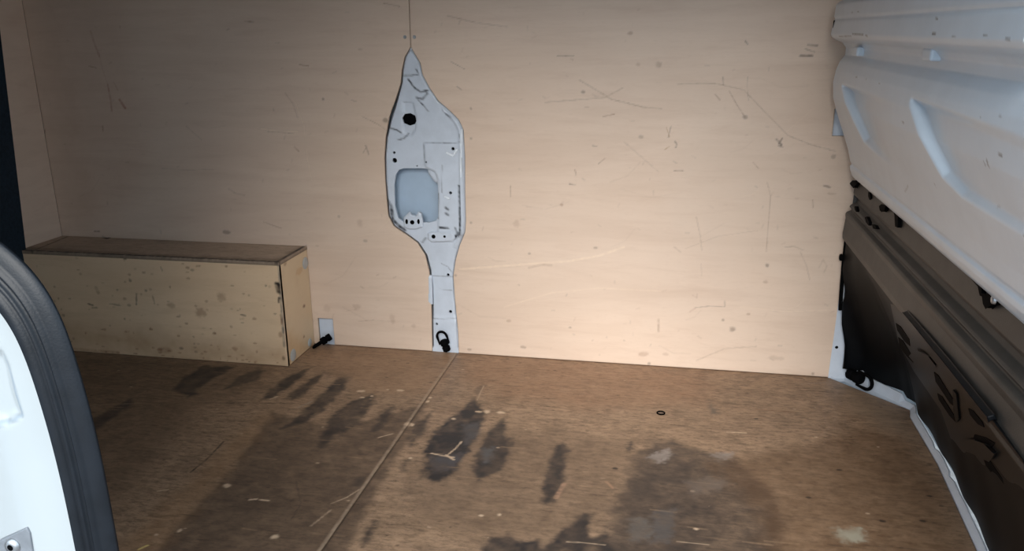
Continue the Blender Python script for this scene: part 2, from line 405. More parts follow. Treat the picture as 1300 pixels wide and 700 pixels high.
def paint_right(pt):
    pt.k = 0.4; wall_specks(pt, -0.6, 0.40, 120, 5); pt.k = 0.62
    for P, w, c, a in [
        ([(-0.3185, 0.68), (-0.2446, 0.6861), (-0.1718, 0.6922), (-0.1308, 0.7147)], .004, GY, .5), ([(-0.2337, 0.733), (-0.1912, 0.7089), (-0.1565, 0.6885), (-0.0805, 0.6703), (-0.0355, 0.667)], .004, GY, .6),
        ([(-0.0011, 0.7242), (0.0445, 0.7262), (0.0861, 0.7263), (0.1516, 0.712), (0.2592, 0.6073), (0.3141, 0.586), (0.3681, 0.5722)], .004, GY, .65), ([(0.1196, 0.7083), (0.1397, 0.6757), (0.1596, 0.6484)], .004, BR, .6),
        ([(0.1032, 0.7407), (0.1043, 0.7227)], .004, DK, .5), ([(0.1585, 0.7408), (0.1602, 0.7156), (0.1641, 0.6867)], .003, DK, .4), ([(-0.2879, 0.7904), (-0.2497, 0.7902)], .005, DK, .6),
        ([(0.2718, 0.7882), (0.2976, 0.7881)], .006, DK, .9), ([(0.2869, 0.8124), (0.3058, 0.8106)], .006, DK, .85), ([(0.2808, 0.8038), (0.302, 0.7968)], .004, DK, .5), ([(0.1475, 0.822), (0.1533, 0.815)], .004, DK, .7),
        ([(-0.1746, 0.647), (-0.148, 0.6529)], .004, BR, .7), ([(0.0876, 0.7009), (0.0992, 0.6882)], .005, BR, .6), ([(-0.0113, 0.6261), (-0.0175, 0.5977)], .004, DK, .6), ([(-0.0224, 0.6222), (-0.0139, 0.5997)], .004, (150,110,50), .6),
        ([(-0.0003, 0.5885), (0.0037, 0.5829), (0.0022, 0.5752)], .006, DK, .7), ([(-0.0238, 0.5691), (-0.0129, 0.5769)], .004, (150,110,50), .6), ([(-0.2002, 0.5757), (-0.1885, 0.574)], .004, DK, .6),
        ([(0.0011, 0.5176), (0.0219, 0.5181)], .005, (100,60,50), .8), ([(-0.1838, 0.5312), (-0.1685, 0.5452)], .004, GY, .7), ([(0.235, 0.5977), (0.2468, 0.5849)], .007, DK, .9), ([(0.2474, 0.5997), (0.2411, 0.5885)], .006, DK, .9), ([(0.2398, 0.5829), (0.2508, 0.5794)], .005, DK, .7),
        ([(0.3513, 0.4898), (0.3658, 0.4864)], .007, DK, .8), ([(0.1851, 0.5426), (0.1989, 0.5277)], .004, BR, .7), ([(-0.5558, 0.7782), (-0.52, 0.7592)], .003, DK, .5), ([(-0.5414, 0.7172), (-0.5295, 0.7095)], .004, DK, .5),
        ([(-0.5603, 0.8863), (-0.4875, 0.8689), (-0.4113, 0.859)], .004, GY, .5), ([(-0.2424, 0.5142), (-0.2403, 0.5023)], .004, BR, .6), ([(-0.2559, 0.478), (-0.242, 0.4764)], .005, DK, .6), ([(-0.1233, 0.5866), (-0.0781, 0.5489), (-0.0367, 0.5148)], .003, GY, .45),
        ([(0.2215, 0.494), (0.2311, 0.4636), (0.2319, 0.3818), (0.2327, 0.3223)], .004, BR, .5), ([(0.0599, 0.4035), (0.072, 0.356), (0.0778, 0.3198)], .004, GY, .6), ([(0.0778, 0.2851), (0.0814, 0.2543)], .004, GY, .4), ([(0.2743, 0.336), (0.2961, 0.3388), (0.3189, 0.3299)], .004, GY, .7),
        ([(0.3119, 0.3256), (0.3297, 0.2904), (0.3403, 0.2547)], .004, GY, .6), ([(0.0685, 0.1678), (0.1034, 0.174), (0.1423, 0.174), (0.1412, 0.1908)], .004, DK, .5), ([(0.0573, 0.1565), (0.0686, 0.1657)], .006, RED, .35),
        ([(-0.021, 0.1305), (-0.0197, 0.0981)], .008, GY, .6), ([(-0.4076, 0.4701), (-0.4078, 0.4415)], .003, BR, .5), ([(-0.5468, 0.2416), (-0.4055, 0.259), (-0.2599, 0.2762), (-0.1789, 0.2945), (-0.1155, 0.32)], .008, PALE, .55), ([(-0.3593, 0.2546), (-0.3218, 0.2649), (-0.3011, 0.2637)], .008, GY, .5),
        ([(0.3295, 0.4549), (0.3313, 0.4358)], .004, BR, .6), ([(0.3593, 0.2878), (0.3666, 0.3081), (0.3771, 0.2926), (0.3714, 0.2763)], .005, GY, .5), ([(0.01, 0.3251), (0.0261, 0.3135)], .006, GY, .5), ([(0.1807, 0.1762), (0.2954, 0.1702), (0.3879, 0.1796)], .004, PALE, .35),
        ([(0.0802, 0.0237), (0.1493, 0.0612), (0.2265, 0.0729)], .004, GY, .4), ([(-0.4281, 0.1419), (-0.3007, 0.1884), (-0.1771, 0.2078), (-0.0162, 0.2076)], .006, PALE, .3), ([(-0.5183, -0.0116), (-0.4961, -0.0123)], .004, DK, .5), ([(0.0372, 0.3222), (0.1156, 0.3576), (0.2083, 0.3751)], .003, GY, .4)]:
        pt.line(P, w*0.6, c, a)
    for c, rx, rz, col, a in [([(0.2371, 0.2882)][0], .005, .005, DK, .95), ([(0.1596, 0.6484)][0], .006, .005, DK, .8), ([(-0.116, 0.8417)][0], .006, .004, BR, .6), ([(-0.2256, 0.705)][0], .005, .004, DK, .7),
        ([(-0.0471, 0.7696)][0], .007, .007, GY, .7), ([(-0.0951, 0.7697)][0], .005, .004, BR, .4), ([(-0.0817, 0.5987)][0], .006, .005, DK, .5), ([(0.3658, 0.5592)][0], .005, .005, DK, .6), ([(-0.5081, 0.5885)][0], .004, .004, DK, .7), ([(-0.5063, 0.6632)][0], .003, .003, DK, .6),
        ([(0.1405, 0.1401)][0], .004, .004, DK, .6), ([(0.2011, 0.1585)][0], .005, .003, BR, .6), ([(0.1654, 0.1161)][0], .006, .008, DK, .7), ([(-0.0577, 0.0318)][0], .014, .007, BR, .45), ([(-0.1874, 0.315)][0], .006, .003, DK, .7), ([(-0.2755, 0.425)][0], .005, .004, BR, .7),
        ([(-0.3592, 0.2931)][0], .004, .003, DK, .6), ([(-0.4156, 0.1025)][0], .006, .004, BR, .5), ([(-0.2498, 0.0947)][0], .004, .003, DK, .6), ([(-0.3774, 0.0303)][0], .008, .004, DK, .6), ([(-0.073, -0.0028)][0], .014, .004, DK, .6), ([(-0.0404, 0.0062)][0], .004, .004, DK, .7),
        ([(0.1811, -0.0043)][0], .008, .005, DK, .8), ([(0.3701, 0.0076)][0], .004, .004, DK, .7), ([(-0.5266, 0.0134)][0], .006, .003, DK, .6), ([(-0.392, 0.3717)][0], .008, .01, BR, .3), ([(-0.5135, 0.3696)][0], .004, .003, DK, .6), ([(-0.5604, 0.2234)][0], .004, .003, DK, .6),
        ([(0.2366, 0.2455)][0], .006, .004, BR, .4), ([(0.0011, 0.0358)][0], .008, .004, BR, .3), ([(0.277, 0.044)][0], .02, .006, GY, .4), ([(0.3708, 0.4713)][0], .012, .003, BR, .4)]:
        pt.blob(c, rx, rz, col, a)
    pt.poly([(0.0175, 0.7188), (0.1808, 0.7013), (0.2782, 0.5928), (0.3805, 0.445), (0.4035, 0.2092), (0.269, 0.2634), (0.0964, 0.2961), (-0.0074, 0.4529)], (205, 188, 172), .28, .05, .03, 15)
    pt.poly([(-0.3424, 0.4229), (0.0906, 0.3966), (0.2174, 0.1991), (0.0272, 0.1248), (-0.3006, 0.1491)], (200, 182, 168), .22, .05, .03, 15)

wall = setting('wall_back')
HOLE_L = [(-0.9657, 0.0789), (-0.9197, 0.0012)]; HOLE_R = [(0.3585, 0.6701), (0.3907, 0.6073)]
hl = (HOLE_L[0][0], HOLE_L[1][0], 0.0015, HOLE_L[0][1]); hr = (HOLE_R[0][0], 0.405, HOLE_R[1][1], HOLE_R[0][1])
sheet('plywood_sheet', wall, -1, XB+0.0005, -0.78, hl, paint_left)
sheet('plywood_sheet', wall, +1, 0.445, -0.44, hr, paint_right)
mesh_obj('steel_panel', *box_geo(hl[0]-0.03, hl[1]+0.03, 0.0105, 0.013, -0.01, hl[3]+0.03), M_STEEL, wall)
mesh_obj('steel_panel', *box_geo(hr[0]-0.02, 0.44, 0.0105, 0.013, -0.01, 0.80), M_STEEL, wall)
for px in [(-0.6713, 0.8372), (-0.6468, 0.837)]:
    a = np.linspace(0, 2*math.pi, 12, endpoint=False)
    v = [(px[0]+0.0045*math.cos(t), -0.0003, px[1]+0.0045*math.sin(t)) for t in a] + [(px[0]+0.003*math.cos(t), -0.0014, px[1]+0.003*math.sin(t)) for t in a]
    f = [(i, (i+1) % 12, 12+(i+1) % 12, 12+i) for i in range(12)] + [tuple(range(12, 24))]
    mesh_obj('screw', v, f, M_ZINC, wall)

# ---- floor: two plywood sheets meeting in a joint
EDGE = [(0.395, 0.04)] + [(0.4136, -0.005), (0.4484, 0.0111), (0.5608, -0.1614), (0.5514, -0.1999), (0.5507, -0.4153), (0.5315, -0.7123)]
SEAMX = -0.562
def floor_x(y):
    ys = np.array([p[1] for p in EDGE])
    e = sorted([(p[1], p[0]) for p in EDGE if p[1] < 0.01])
    yy = np.array([q[0] for q in e]); xx = np.array([q[1] for q in e])
    return np.interp(y, yy, xx)

def floor_sheet(x0, right, paint, parent):
    y = np.concatenate([np.linspace(YN+0.02, -1.02, 24)[:-1], rows(-1.02, 0.004, 0.0025)])
    xr = floor_x(y) if right else np.full(len(y), SEAMX-0.0008)
    n = int(abs((xr.max()-x0))/0.0027)
    X = x0 + (xr-x0)[:, None]*np.linspace(0, 1, n)[None, :]
    Y = np.repeat(y[:, None], n, 1)
    V = np.stack([X, Y, np.zeros_like(X)], -1).reshape(-1, 3)
    Q = grid_faces(len(y), n)
    pt = Paint(V[:, :2]); paint(pt)
    V2, Q2, used = with_rim(V, Q, (0, 0, -0.012))
    rgba = np.concatenate([pt.c, np.tile(np.array([0.05, 0.035, 0.025, 0.9]), (len(used), 1))])
    return mesh_obj('plywood_sheet', V2, Q2, M_FLOOR, parent, rgba=rgba)

ST = (46, 42, 42); CH = (205, 178, 150); GR = (150, 138, 130)
STAINS = [  # dark damp looking stains
    ([(-1.203, -0.3549), (-1.215, -0.2834), (-1.212, -0.2038), (-1.166, -0.1959), (-1.123, -0.1993), (-1.127, -0.2475), (-1.14, -0.3052), (-1.145, -0.3354), (-1.125, -0.3695), (-1.138, -0.3856)], .75),
    ([(-1.074, -0.3278), (-1.077, -0.2491), (-1.051, -0.1976), (-1.03, -0.1993), (-1.015, -0.2586), (-1.04, -0.288)], .65), ([(-1.113, -0.3346), (-1.106, -0.2845), (-1.105, -0.2694), (-1.118, -0.3161)], .5),
    ([(-0.9525, -0.3622), (-0.9592, -0.3124), (-0.9532, -0.2378), (-0.9351, -0.1881), (-0.9175, -0.1637), (-0.9158, -0.2109), (-0.9203, -0.3056), (-0.9317, -0.3585)], .75), ([(-0.8976, -0.3525), (-0.9007, -0.3116), (-0.885, -0.226), (-0.8695, -0.1872), (-0.8628, -0.2422), (-0.8638, -0.3238), (-0.8765, -0.3623)], .7),
    ([(-0.8263, -0.4594), (-0.8257, -0.3444), (-0.821, -0.2148), (-0.7929, -0.2099), (-0.7791, -0.2856), (-0.7823, -0.4064), (-0.8052, -0.4716), (-0.8388, -0.5087)], .75), ([(-0.7201, -0.5649), (-0.7508, -0.4298), (-0.7357, -0.3376), (-0.6977, -0.2947), (-0.6752, -0.3446), (-0.6692, -0.4475), (-0.7015, -0.5108), (-0.7091, -0.5735)], .75),
    ([(-0.6327, -0.4798), (-0.6436, -0.3777), (-0.6214, -0.3352), (-0.6128, -0.4216), (-0.6232, -0.4857)], .7), ([(-1.254, -0.6052), (-1.289, -0.533), (-1.271, -0.4226), (-1.247, -0.4451), (-1.246, -0.5576)], .65),
    ([(-0.4883, -0.548), (-0.4943, -0.4628), (-0.4769, -0.3815), (-0.4517, -0.3184), (-0.4415, -0.2815), (-0.4039, -0.3439), (-0.3949, -0.4146), (-0.3966, -0.5384), (-0.4076, -0.6123), (-0.4249, -0.6554), (-0.4489, -0.6506), (-0.4624, -0.6222)], .85), ([(-0.4517, -0.3184), (-0.4546, -0.21), (-0.4413, -0.198), (-0.4394, -0.29)], .5),
    ([(-0.3746, -0.6001), (-0.3785, -0.5146), (-0.3724, -0.4184), (-0.3549, -0.364), (-0.3439, -0.3821), (-0.3324, -0.4563), (-0.3189, -0.4539), (-0.3094, -0.5364), (-0.315, -0.5894), (-0.3491, -0.6387)], .75), ([(-0.5435, -0.5012), (-0.5471, -0.4338), (-0.529, -0.3575), (-0.5192, -0.3971), (-0.5162, -0.4742), (-0.5246, -0.5266)], .65),
    ([(-0.5214, -0.6201), (-0.5188, -0.5871), (-0.5071, -0.5916), (-0.5048, -0.6298)], .6), ([(-0.4674, -0.654), (-0.4734, -0.6241), (-0.4626, -0.6159), (-0.4568, -0.646)], .6),
    ([(-0.2101, -0.7021), (-0.2231, -0.6398), (-0.2223, -0.5537), (-0.2174, -0.4858), (-0.2068, -0.4522), (-0.1944, -0.4817), (-0.1862, -0.5695), (-0.1847, -0.6387), (-0.1925, -0.6908)], .8),
    ([(-0.2915, -0.9269), (-0.2933, -0.8627), (-0.2869, -0.8176), (-0.2575, -0.8098), (-0.2318, -0.8194), (-0.2048, -0.8145), (-0.1895, -0.8325), (-0.1735, -0.8017), (-0.1582, -0.77), (-0.1332, -0.7174), (-0.1213, -0.7205), (-0.1161, -0.7841), (-0.0862, -0.7787), (-0.0393, -0.8807)], .8),
    ([(-0.5002, -0.8776), (-0.5074, -0.8359), (-0.5053, -0.8055), (-0.4975, -0.8142), (-0.495, -0.853), (-0.4943, -0.8857)], .7), ([(-0.589, -0.7057), (-0.5908, -0.6761), (-0.5765, -0.6705), (-0.5687, -0.7079)], .5)]
def paint_floor(pt):
    pt.poly([(-0.8993, -0.4228), (-0.8581, -0.661), (-0.8454, -0.9404), (-0.8259, -1.045), (-0.5116, -0.9875), (-0.5308, -0.7574), (-0.5492, -0.3093), (-0.6122, -0.3848), (-0.7081, -0.4817)], (70, 57, 49), .66, .010, .007, 40)
    pt.poly([(-1.619, -0.1893), (-1.288, -0.1783), (-1.024, -0.1982), (-0.9732, -0.3383), (-1.078, -0.4458), (-1.028, -0.7299), (-1.001, -0.8423), (-1.231, -0.6307)], (82, 64, 50), .45, .05, .02, 30)
    pt.poly([(-0.091, -0.803), (-0.081, -0.6842), (-0.0679, -0.57), (-0.052, -0.487), (-0.017, -0.4184), (0.0244, -0.4002), (0.0624, -0.429), (0.1075, -0.4417), (0.1538, -0.4668), (0.2063, -0.5683), (0.2305, -0.6721), (0.1905, -0.8588), (-0.1002, -0.9121)], ST, .62, .018, .015, 40)
    pt.poly([(-0.0843, -0.8018), (-0.0754, -0.7017), (-0.0561, -0.5861), (-0.0134, -0.4835), (0.0663, -0.502), (0.093, -0.6447), (0.0856, -0.878), (-0.0878, -0.9098)], ST, .4, .03, .015, 40)
    pt.poly([(0.0977, -0.4964), (0.2624, -0.4003), (0.3504, -0.3423), (0.4038, -0.296), (0.4594, -0.2786), (0.5123, -0.3278), (0.5247, -0.511), (0.5046, -0.7604), (0.1843, -0.8599), (0.1771, -0.6561)], (92, 66, 44), .5, .03, .02, 40)
    pt.poly([(-0.4925, -0.4994), (-0.3094, -0.4111), (-0.0654, -0.4234), (-0.0802, -0.676), (-0.1244, -0.8091), (-0.3119, -0.8433), (-0.4496, -0.7695)], (92, 74, 60), .45, .05, .02, 30)
    pt.poly([(0.4224, -0.0084), (0.5007, -0.0803), (0.5427, -0.2015), (0.5387, -0.316), (0.4771, -0.2717), (0.4283, -0.1805)], (140, 122, 104), .45, .03, .01, 30)
    pt.poly([(-0.9713, -0.0181), (-0.5622, -0.0016), (-0.562, -0.2663), (-0.7083, -0.2826), (-0.88, -0.1733)], (160, 124, 94), .4, .04, .02, 30)
    pt.poly([(-0.5366, -0.0146), (-0.2558, -0.0111), (0.1127, -0.0219), (0.1073, -0.194), (-0.1465, -0.2817), (-0.377, -0.2567), (-0.4999, -0.1589)], (150, 110, 82), .35, .05, .02, 30)
    pt.poly([(-0.8838, -0.4533), (-0.9207, -0.4392), (-0.9123, -0.8263), (-0.9055, -0.9744), (-0.8386, -0.9621), (-0.8545, -0.6988)], (140, 104, 70), .35, .03, .02, 30)
    for P, a in STAINS: pt.poly(P, ST, a*1.08, .009, .010, 55)
    r = np.random.default_rng(21)
    for i in range(420):                                       # fine wear along the grain
        c = (r.uniform(-1.6, 0.55), r.uniform(-1.0, -0.01)); L = r.uniform(0.01, 0.07)
        pt.line([c, (c[0]+L, c[1]+r.uniform(-.003, .003))], .0028, (64, 50, 42) if r.random() < .62 else (165, 136, 108), r.uniform(.15, .5))
    for i in range(260):
        c = (r.uniform(-1.6, 0.55), r.uniform(-1.0, -0.01)); s = r.uniform(.0012, .0032)
        pt.blob(c, s*1.5, s, (52, 42, 38) if r.random() < .8 else CH, r.uniform(.2, .7))
    for P, c, a in [([(-0.0293, -0.4897), (0.0183, -0.4438), (0.025, -0.4666), (-0.0014, -0.5109)], GR, .8), ([(0.099, -0.4533), (0.1527, -0.4336), (0.1411, -0.4691), (0.122, -0.4758)], GR, .65), ([(0.3055, -0.6907), (0.3541, -0.677), (0.3565, -0.7169), (0.3154, -0.7244)], (158, 150, 132), .9),
                    ([(-0.4386, -0.4146), (-0.4037, -0.3927), (-0.3933, -0.4672), (-0.4083, -0.5058)], (84, 80, 80), .6), ([(-0.4727, -0.5655), (-0.404, -0.5363), (-0.4108, -0.6066), (-0.4434, -0.625)], (88, 84, 86), .5), ([(-0.3719, -0.5134), (-0.3503, -0.5026), (-0.3407, -0.5618), (-0.3552, -0.571)], (92, 90, 90), .6),
                    ([(-0.0486, -0.7176), (-0.0148, -0.7166), (-0.0049, -0.7639), (-0.0442, -0.7945)], (110, 106, 102), .5), ([(0.0502, -0.573), (0.0962, -0.5436), (0.1403, -0.5656), (0.0645, -0.6279)], (118, 104, 94), .5), ([(0.1075, -0.1851), (0.1264, -0.2586), (0.1122, -0.2611), (0.1033, -0.2035)], (92, 84, 76), .7),
                    ([(-0.0716, -0.4598), (-0.0669, -0.4273), (-0.0587, -0.4222), (-0.0601, -0.4578), (-0.0661, -0.4692)], ST, .8), ([(-0.0072, -0.6894), (0.0354, -0.6685), (0.0224, -0.7824), (-0.0096, -0.7882)], (100, 98, 98), .35)]:
        pt.poly(P, c, a*.95, .009, .011, 130, mottle=.75)
    for P, w, c, a in [([(-0.4716, -0.5518), (-0.4461, -0.5574), (-0.4217, -0.5598)], .005, CH, .9), ([(-0.4226, -0.4906), (-0.4279, -0.5234), (-0.4372, -0.5525)], .005, CH, .7), ([(-0.4405, -0.5531), (-0.4191, -0.5693)], .006, CH, .8), ([(0.1412, -0.3463), (0.1816, -0.3429)], .005, CH, .8),
                       ([(-0.932, -0.5812), (-0.9267, -0.6534), (-0.9302, -0.7123)], .006, (70,58,50), .7), ([(-1.077, -0.4108), (-0.8987, -0.3795)], .004, (64,50,42), .7), ([(-1.368, -0.4795), (-1.229, -0.4375)], .004, CH, .25), ([(-0.607, -0.5051), (-0.5807, -0.4819)], .004, CH, .6), ([(-0.9334, -0.3633), (-0.9226, -0.3478)], .006, CH, .6),
                       ([(-0.7616, -0.7853), (-0.7496, -0.7804)], .006, CH, .95), ([(-0.7423, -0.7818), (-0.7248, -0.7814)], .006, CH, .9), ([(-0.8735, -0.964), (-0.8656, -0.9511)], .006, (215,190,120), .9), ([(-0.9537, -0.7888), (-0.9358, -0.7798)], .004, CH, .6), ([(-0.7031, -0.7084), (-0.6595, -0.7806), (-0.6539, -0.8324)], .003, (64,54,48), .5),
                       ([(-0.8462, -0.3964), (-0.8276, -0.3582)], .006, GR, .5), ([(0.0357, -0.7753), (0.0888, -0.7749)], .004, CH, .5), ([(-0.1517, -0.8095), (-0.0866, -0.8068)], .003, CH, .6), ([(0.2136, -0.2183), (0.301, -0.2196)], .004, BR, .5), ([(0.0336, -0.162), (0.071, -0.1692)], .004, BR, .5), ([(0.337, -0.0526), (0.3999, -0.0319)], .004, GR, .4),
                       ([(-0.6039, -0.7706), (-0.583, -0.7447), (-0.5696, -0.7138)], .004, CH, .5), ([(-0.61, -0.8446), (-0.5954, -0.7906)], .005, CH, .4), ([(-0.4377, -0.2808), (-0.4413, -0.198)], .004, CH, .45), ([(-0.1013, -0.6002), (-0.0874, -0.6212)], .008, (180,140,110), .5), ([(-0.1904, -0.6739), (-0.1821, -0.6236)], .012, (176,138,112), .55)]:
        pt.line(P, w*0.62, c, a)
    for c, rx, ry in [([(-0.831, -0.7463)][0], .008, .006), ([(-0.6588, -0.8876)][0], .006, .006), ([(-0.8358, -0.9005)][0], .004, .006), ([(-0.733, -0.2823)][0], .010, .006), ([(-0.6384, -0.261)][0], .009, .005), ([(-0.6708, -0.262)][0], .004, .003), ([(-0.7159, -0.3162)][0], .006, .004),
                      ([(-0.5623, -0.4326)][0], .008, .009), ([(-0.5506, -0.4344)][0], .004, .006), ([(-0.5536, -0.2877)][0], .005, .006), ([(-0.5529, -0.3099)][0], .004, .006), ([(-0.4677, -0.3879)][0], .005, .005), ([(-0.4193, -0.3424)][0], .009, .004), ([(-0.3994, -0.3389)][0], .007, .008), ([(-0.3678, -0.3375)][0], .010, .006),
                      ([(-0.5096, -0.5788)][0], .004, .004), ([(-0.2843, -0.75)][0], .004, .004), ([(-0.3164, -0.7584)][0], .005, .004), ([(-0.6964, -0.3036)][0], .004, .005), ([(0.0685, -0.7313)][0], .004, .003)]:
        pt.blob(c, rx, ry, CH, .95)
    for c, s in [([(0.3536, -0.4727)][0], .006), ([(0.2787, -0.5892)][0], .005), ([(-0.0884, -0.5457)][0], .006), ([(0.3958, -0.6471)][0], .006), ([(0.4675, -0.6341)][0], .006), ([(0.502, -0.5434)][0], .005), ([(0.2094, -0.2683)][0], .005)]:
        pt.blob(c, s, s*.7, (40, 34, 32), .85)
    pt.line([(SEAMX-.0035, .0), (SEAMX-.0035, -1.0)], .0045, (168, 146, 124), .6)
    pt.line([(SEAMX+.003, .0), (SEAMX+.003, -1.0)], .0028, (60, 50, 44), .5)

fl = setting('floor')
floor_sheet(XB+0.002, False, paint_floor, fl)
floor_sheet(SEAMX+0.0008, True, paint_floor, fl)
mesh_obj('underlay', *box_geo(-1.95, 0.40, YN+0.03, 0.03, -0.06, -0.013), M_BLACK, fl)

# ---- bulkhead: plywood strip beside the wall, dark lining beyond
wf = setting('wall_front', (XB, 0, 0))
def quad_sheet(name, x0, pts, mat, parent, th):
    v = [(x0, p[0], p[1]) for p in pts] + [(x0-th, p[0], p[1]) for p in pts]; n = len(pts)
    f = [tuple(range(n))[::-1], tuple(range(n, 2*n))] + [(i, (i+1) % n, n+(i+1) % n, n+i) for i in range(n)]
    return mesh_obj(name, v, f, mat, parent)
DKE = [(-0.1139, 0.7814), (-0.1544, 0.2908)]
sl = (DKE[1][0]-DKE[0][0])/(DKE[1][1]-DKE[0][1])
def dke(z): return DKE[1][0] + sl*(z-DKE[1][1])
mesh_obj('front_skin', *box_geo(-1.95, XB-0.020, YN, 0.075, -0.10, ROOF), M_DARK, wf)
quad_sheet('plywood_strip', XB, [(0.0, 0.0), (0.0, ROOF), (dke(ROOF), ROOF), (dke(0.0), 0.0)], M_WALL, wf, 0.012)
quad_sheet('dark_lining', XB+0.012, [(dke(0.0), 0.0), (dke(ROOF), ROOF), (YN+0.03, ROOF), (YN+0.03, 0.0)], M_DARK, wf, 0.03)

# ------------------------------------------------------------------ steel pillar between the plywood sheets
pil = thing('steel_pillar', 'pale grey painted steel pillar with cut out hole showing between the plywood sheets', 'pillar', (-0.62, 0.01, 0))
def pillar_shape(outline, holes, hfun, step, paint=None, name='pressed_panel', mat=M_STEEL, parent=None, edge=0.0, back=0.0):
    pts = []; edges = []
    def loop(P):
        s = len(pts); n = len(P)
        pts.extend(P); edges.extend([(s+i, s+(i+1) % n) for i in range(n)])
    def dens(P, st):
        out = []
        for i in range(len(P)):
            a = np.array(P[i]); b = np.array(P[(i+1) % len(P)]); k = max(1, int(np.linalg.norm(b-a)/st))
            out += [tuple(a+(b-a)*t/k) for t in range(k)]
        return out
    od = dens(outline, step*1.5); loop(od)
    hd = [dens(h, step) for h in holes]
    for h in hd: loop(h)
    o = np.array(outline); lo = o.min(0); hi = o.max(0)
    gx, gz = np.meshgrid(np.arange(lo[0], hi[0], step), np.arange(lo[1], hi[1], step)); gp = np.stack([gx.ravel(), gz.ravel()], 1)
    ok = sdf_poly(gp, od) < -step*0.7
    for h in hd: ok &= sdf_poly(gp, h) > step*0.7
    nb = len(pts)
    pts += [tuple(q) for q in gp[ok]]
    vo, eo, fo, *_ = delaunay_2d_cdt([Vector(q) for q in pts], edges, [], 0, 1e-6)
    P = np.array([(q[0], q[1]) for q in vo]); Fc = np.array([list(f) for f in fo if len(f) == 3])
    cen = P[Fc].mean(1)
    keep = sdf_poly(cen, od) < 0
    for h in hd: keep &= sdf_poly(cen, h) > 0
    Fc = Fc[keep]
    Y = hfun(P, sdf_poly(P, od))
    V = np.stack([P[:, 0], Y, P[:, 1]], 1)
    # consistent facing towards -Y
    a = V[Fc[:, 1]]-V[Fc[:, 0]]; b = V[Fc[:, 2]]-V[Fc[:, 0]]; ny = a[:, 2]*b[:, 0]-a[:, 0]*b[:, 2]
    Fc[ny > 0] = Fc[ny > 0][:, ::-1]
    rgba = None
    if paint: pt = Paint(P); paint(pt); rgba = pt.c
    if back:
        e = np.concatenate([Fc[:, [0,1]], Fc[:, [1,2]], Fc[:, [2,0]]]); k = np.sort(e, 1); code = k[:, 0].astype(np.int64)*len(V)+k[:, 1]
        u, idx, cnt = np.unique(code, return_index=True, return_counts=True); bd = e[idx[cnt == 1]]
        used = np.unique(bd); rm = np.full(len(V), -1); rm[used] = len(V)+np.arange(len(used))
        V = np.concatenate([V, V[used]+np.array([[0, back, 0]])])
        rim = [(b_, a_, rm[a_], rm[b_]) for a_, b_ in bd]
        faces = [tuple(f) for f in Fc] + rim
    else: faces = [tuple(f) for f in Fc]
    ob = mesh_obj(name, V, faces, mat, parent, smooth=True, rgba=rgba)
    m = ob.modifiers.new('edge', 'EDGE_SPLIT'); m.split_angle = math.radians(35)
    return ob

def circ(c, r, n=14, rz=None):
    rz = rz or r
    return [(c[0]+r*math.cos(t), c[1]+rz*math.sin(t)) for t in np.linspace(0, 2*math.pi, n, endpoint=False)]
BIG = [(-0.7048, 0.5039), (-0.6917, 0.5083), (-0.6425, 0.5094), (-0.6213, 0.5078), (-0.6069, 0.4979), (-0.6013, 0.4774), (-0.6007, 0.436), (-0.6027, 0.3813), (-0.6095, 0.3705), (-0.627, 0.3656), (-0.7009, 0.3652), (-0.7135, 0.3754), (-0.7206, 0.4072), (-0.7198, 0.4641), (-0.714, 0.4913)]
OVAL = [(-0.6854, 0.6776), (-0.6582, 0.6778), (-0.6516, 0.6383), (-0.6551, 0.6084), (-0.6663, 0.5922), (-0.6791, 0.59), (-0.6891, 0.602)]
BLK = [(-0.6895, 0.638), (-0.6826, 0.648), (-0.6678, 0.6501), (-0.6555, 0.6443), (-0.652, 0.6304), (-0.6565, 0.6224), (-0.6714, 0.6182), (-0.6859, 0.624)]
HOLES = [([(-0.7153, 0.5489)][0], .0035), ([(-0.7153, 0.5284)][0], .0065), ([(-0.5564, 0.5618)][0], .0045), ([(-0.5663, 0.4473)][0], .004), ([(-0.5822, 0.2224)][0], .004), ([(-0.579, 0.1176)][0], .0045), ([(-0.6181, 0.0812)][0], .0035), ([(-0.655, 0.5153)][0], .0022), ([(-0.6291, 0.526)][0], .0025)]
STEPL = [(-0.6334, 0.5746), (-0.5208, 0.5764), (-0.5272, 0.3331), (-0.6045, 0.3301), (-0.597, 0.4775), (-0.6067, 0.502), (-0.6317, 0.5137)]
def pil_h(P, d):
    y = np.full(len(P), 0.003)
    y = y + 0.007*smooth(-0.0045, 0.0, d)*(P[:, 1] > 0.012)                                    # flange rolls back
    y = y - 0.0035*smooth(0.003, -0.003, sdf_poly(P, STEPL))              # raised plate on the right
    y = y + 0.0035*smooth(0.002, -0.003, sdf_poly(P, OVAL))
    y = y - 0.003*smooth(0.006, 0.0, np.abs(d+0.010))*((P[:, 0] > -0.58) & (P[:, 1] > 0.30))
    y = y + 0.004*smooth(0.33, 0.24, P[:, 1]) - 0.004*smooth(0.11, 0.085, P[:, 1])   # the foot bends in and out
    y = y - 0.004*smooth(0.74, 0.80, P[:, 1])
    return y
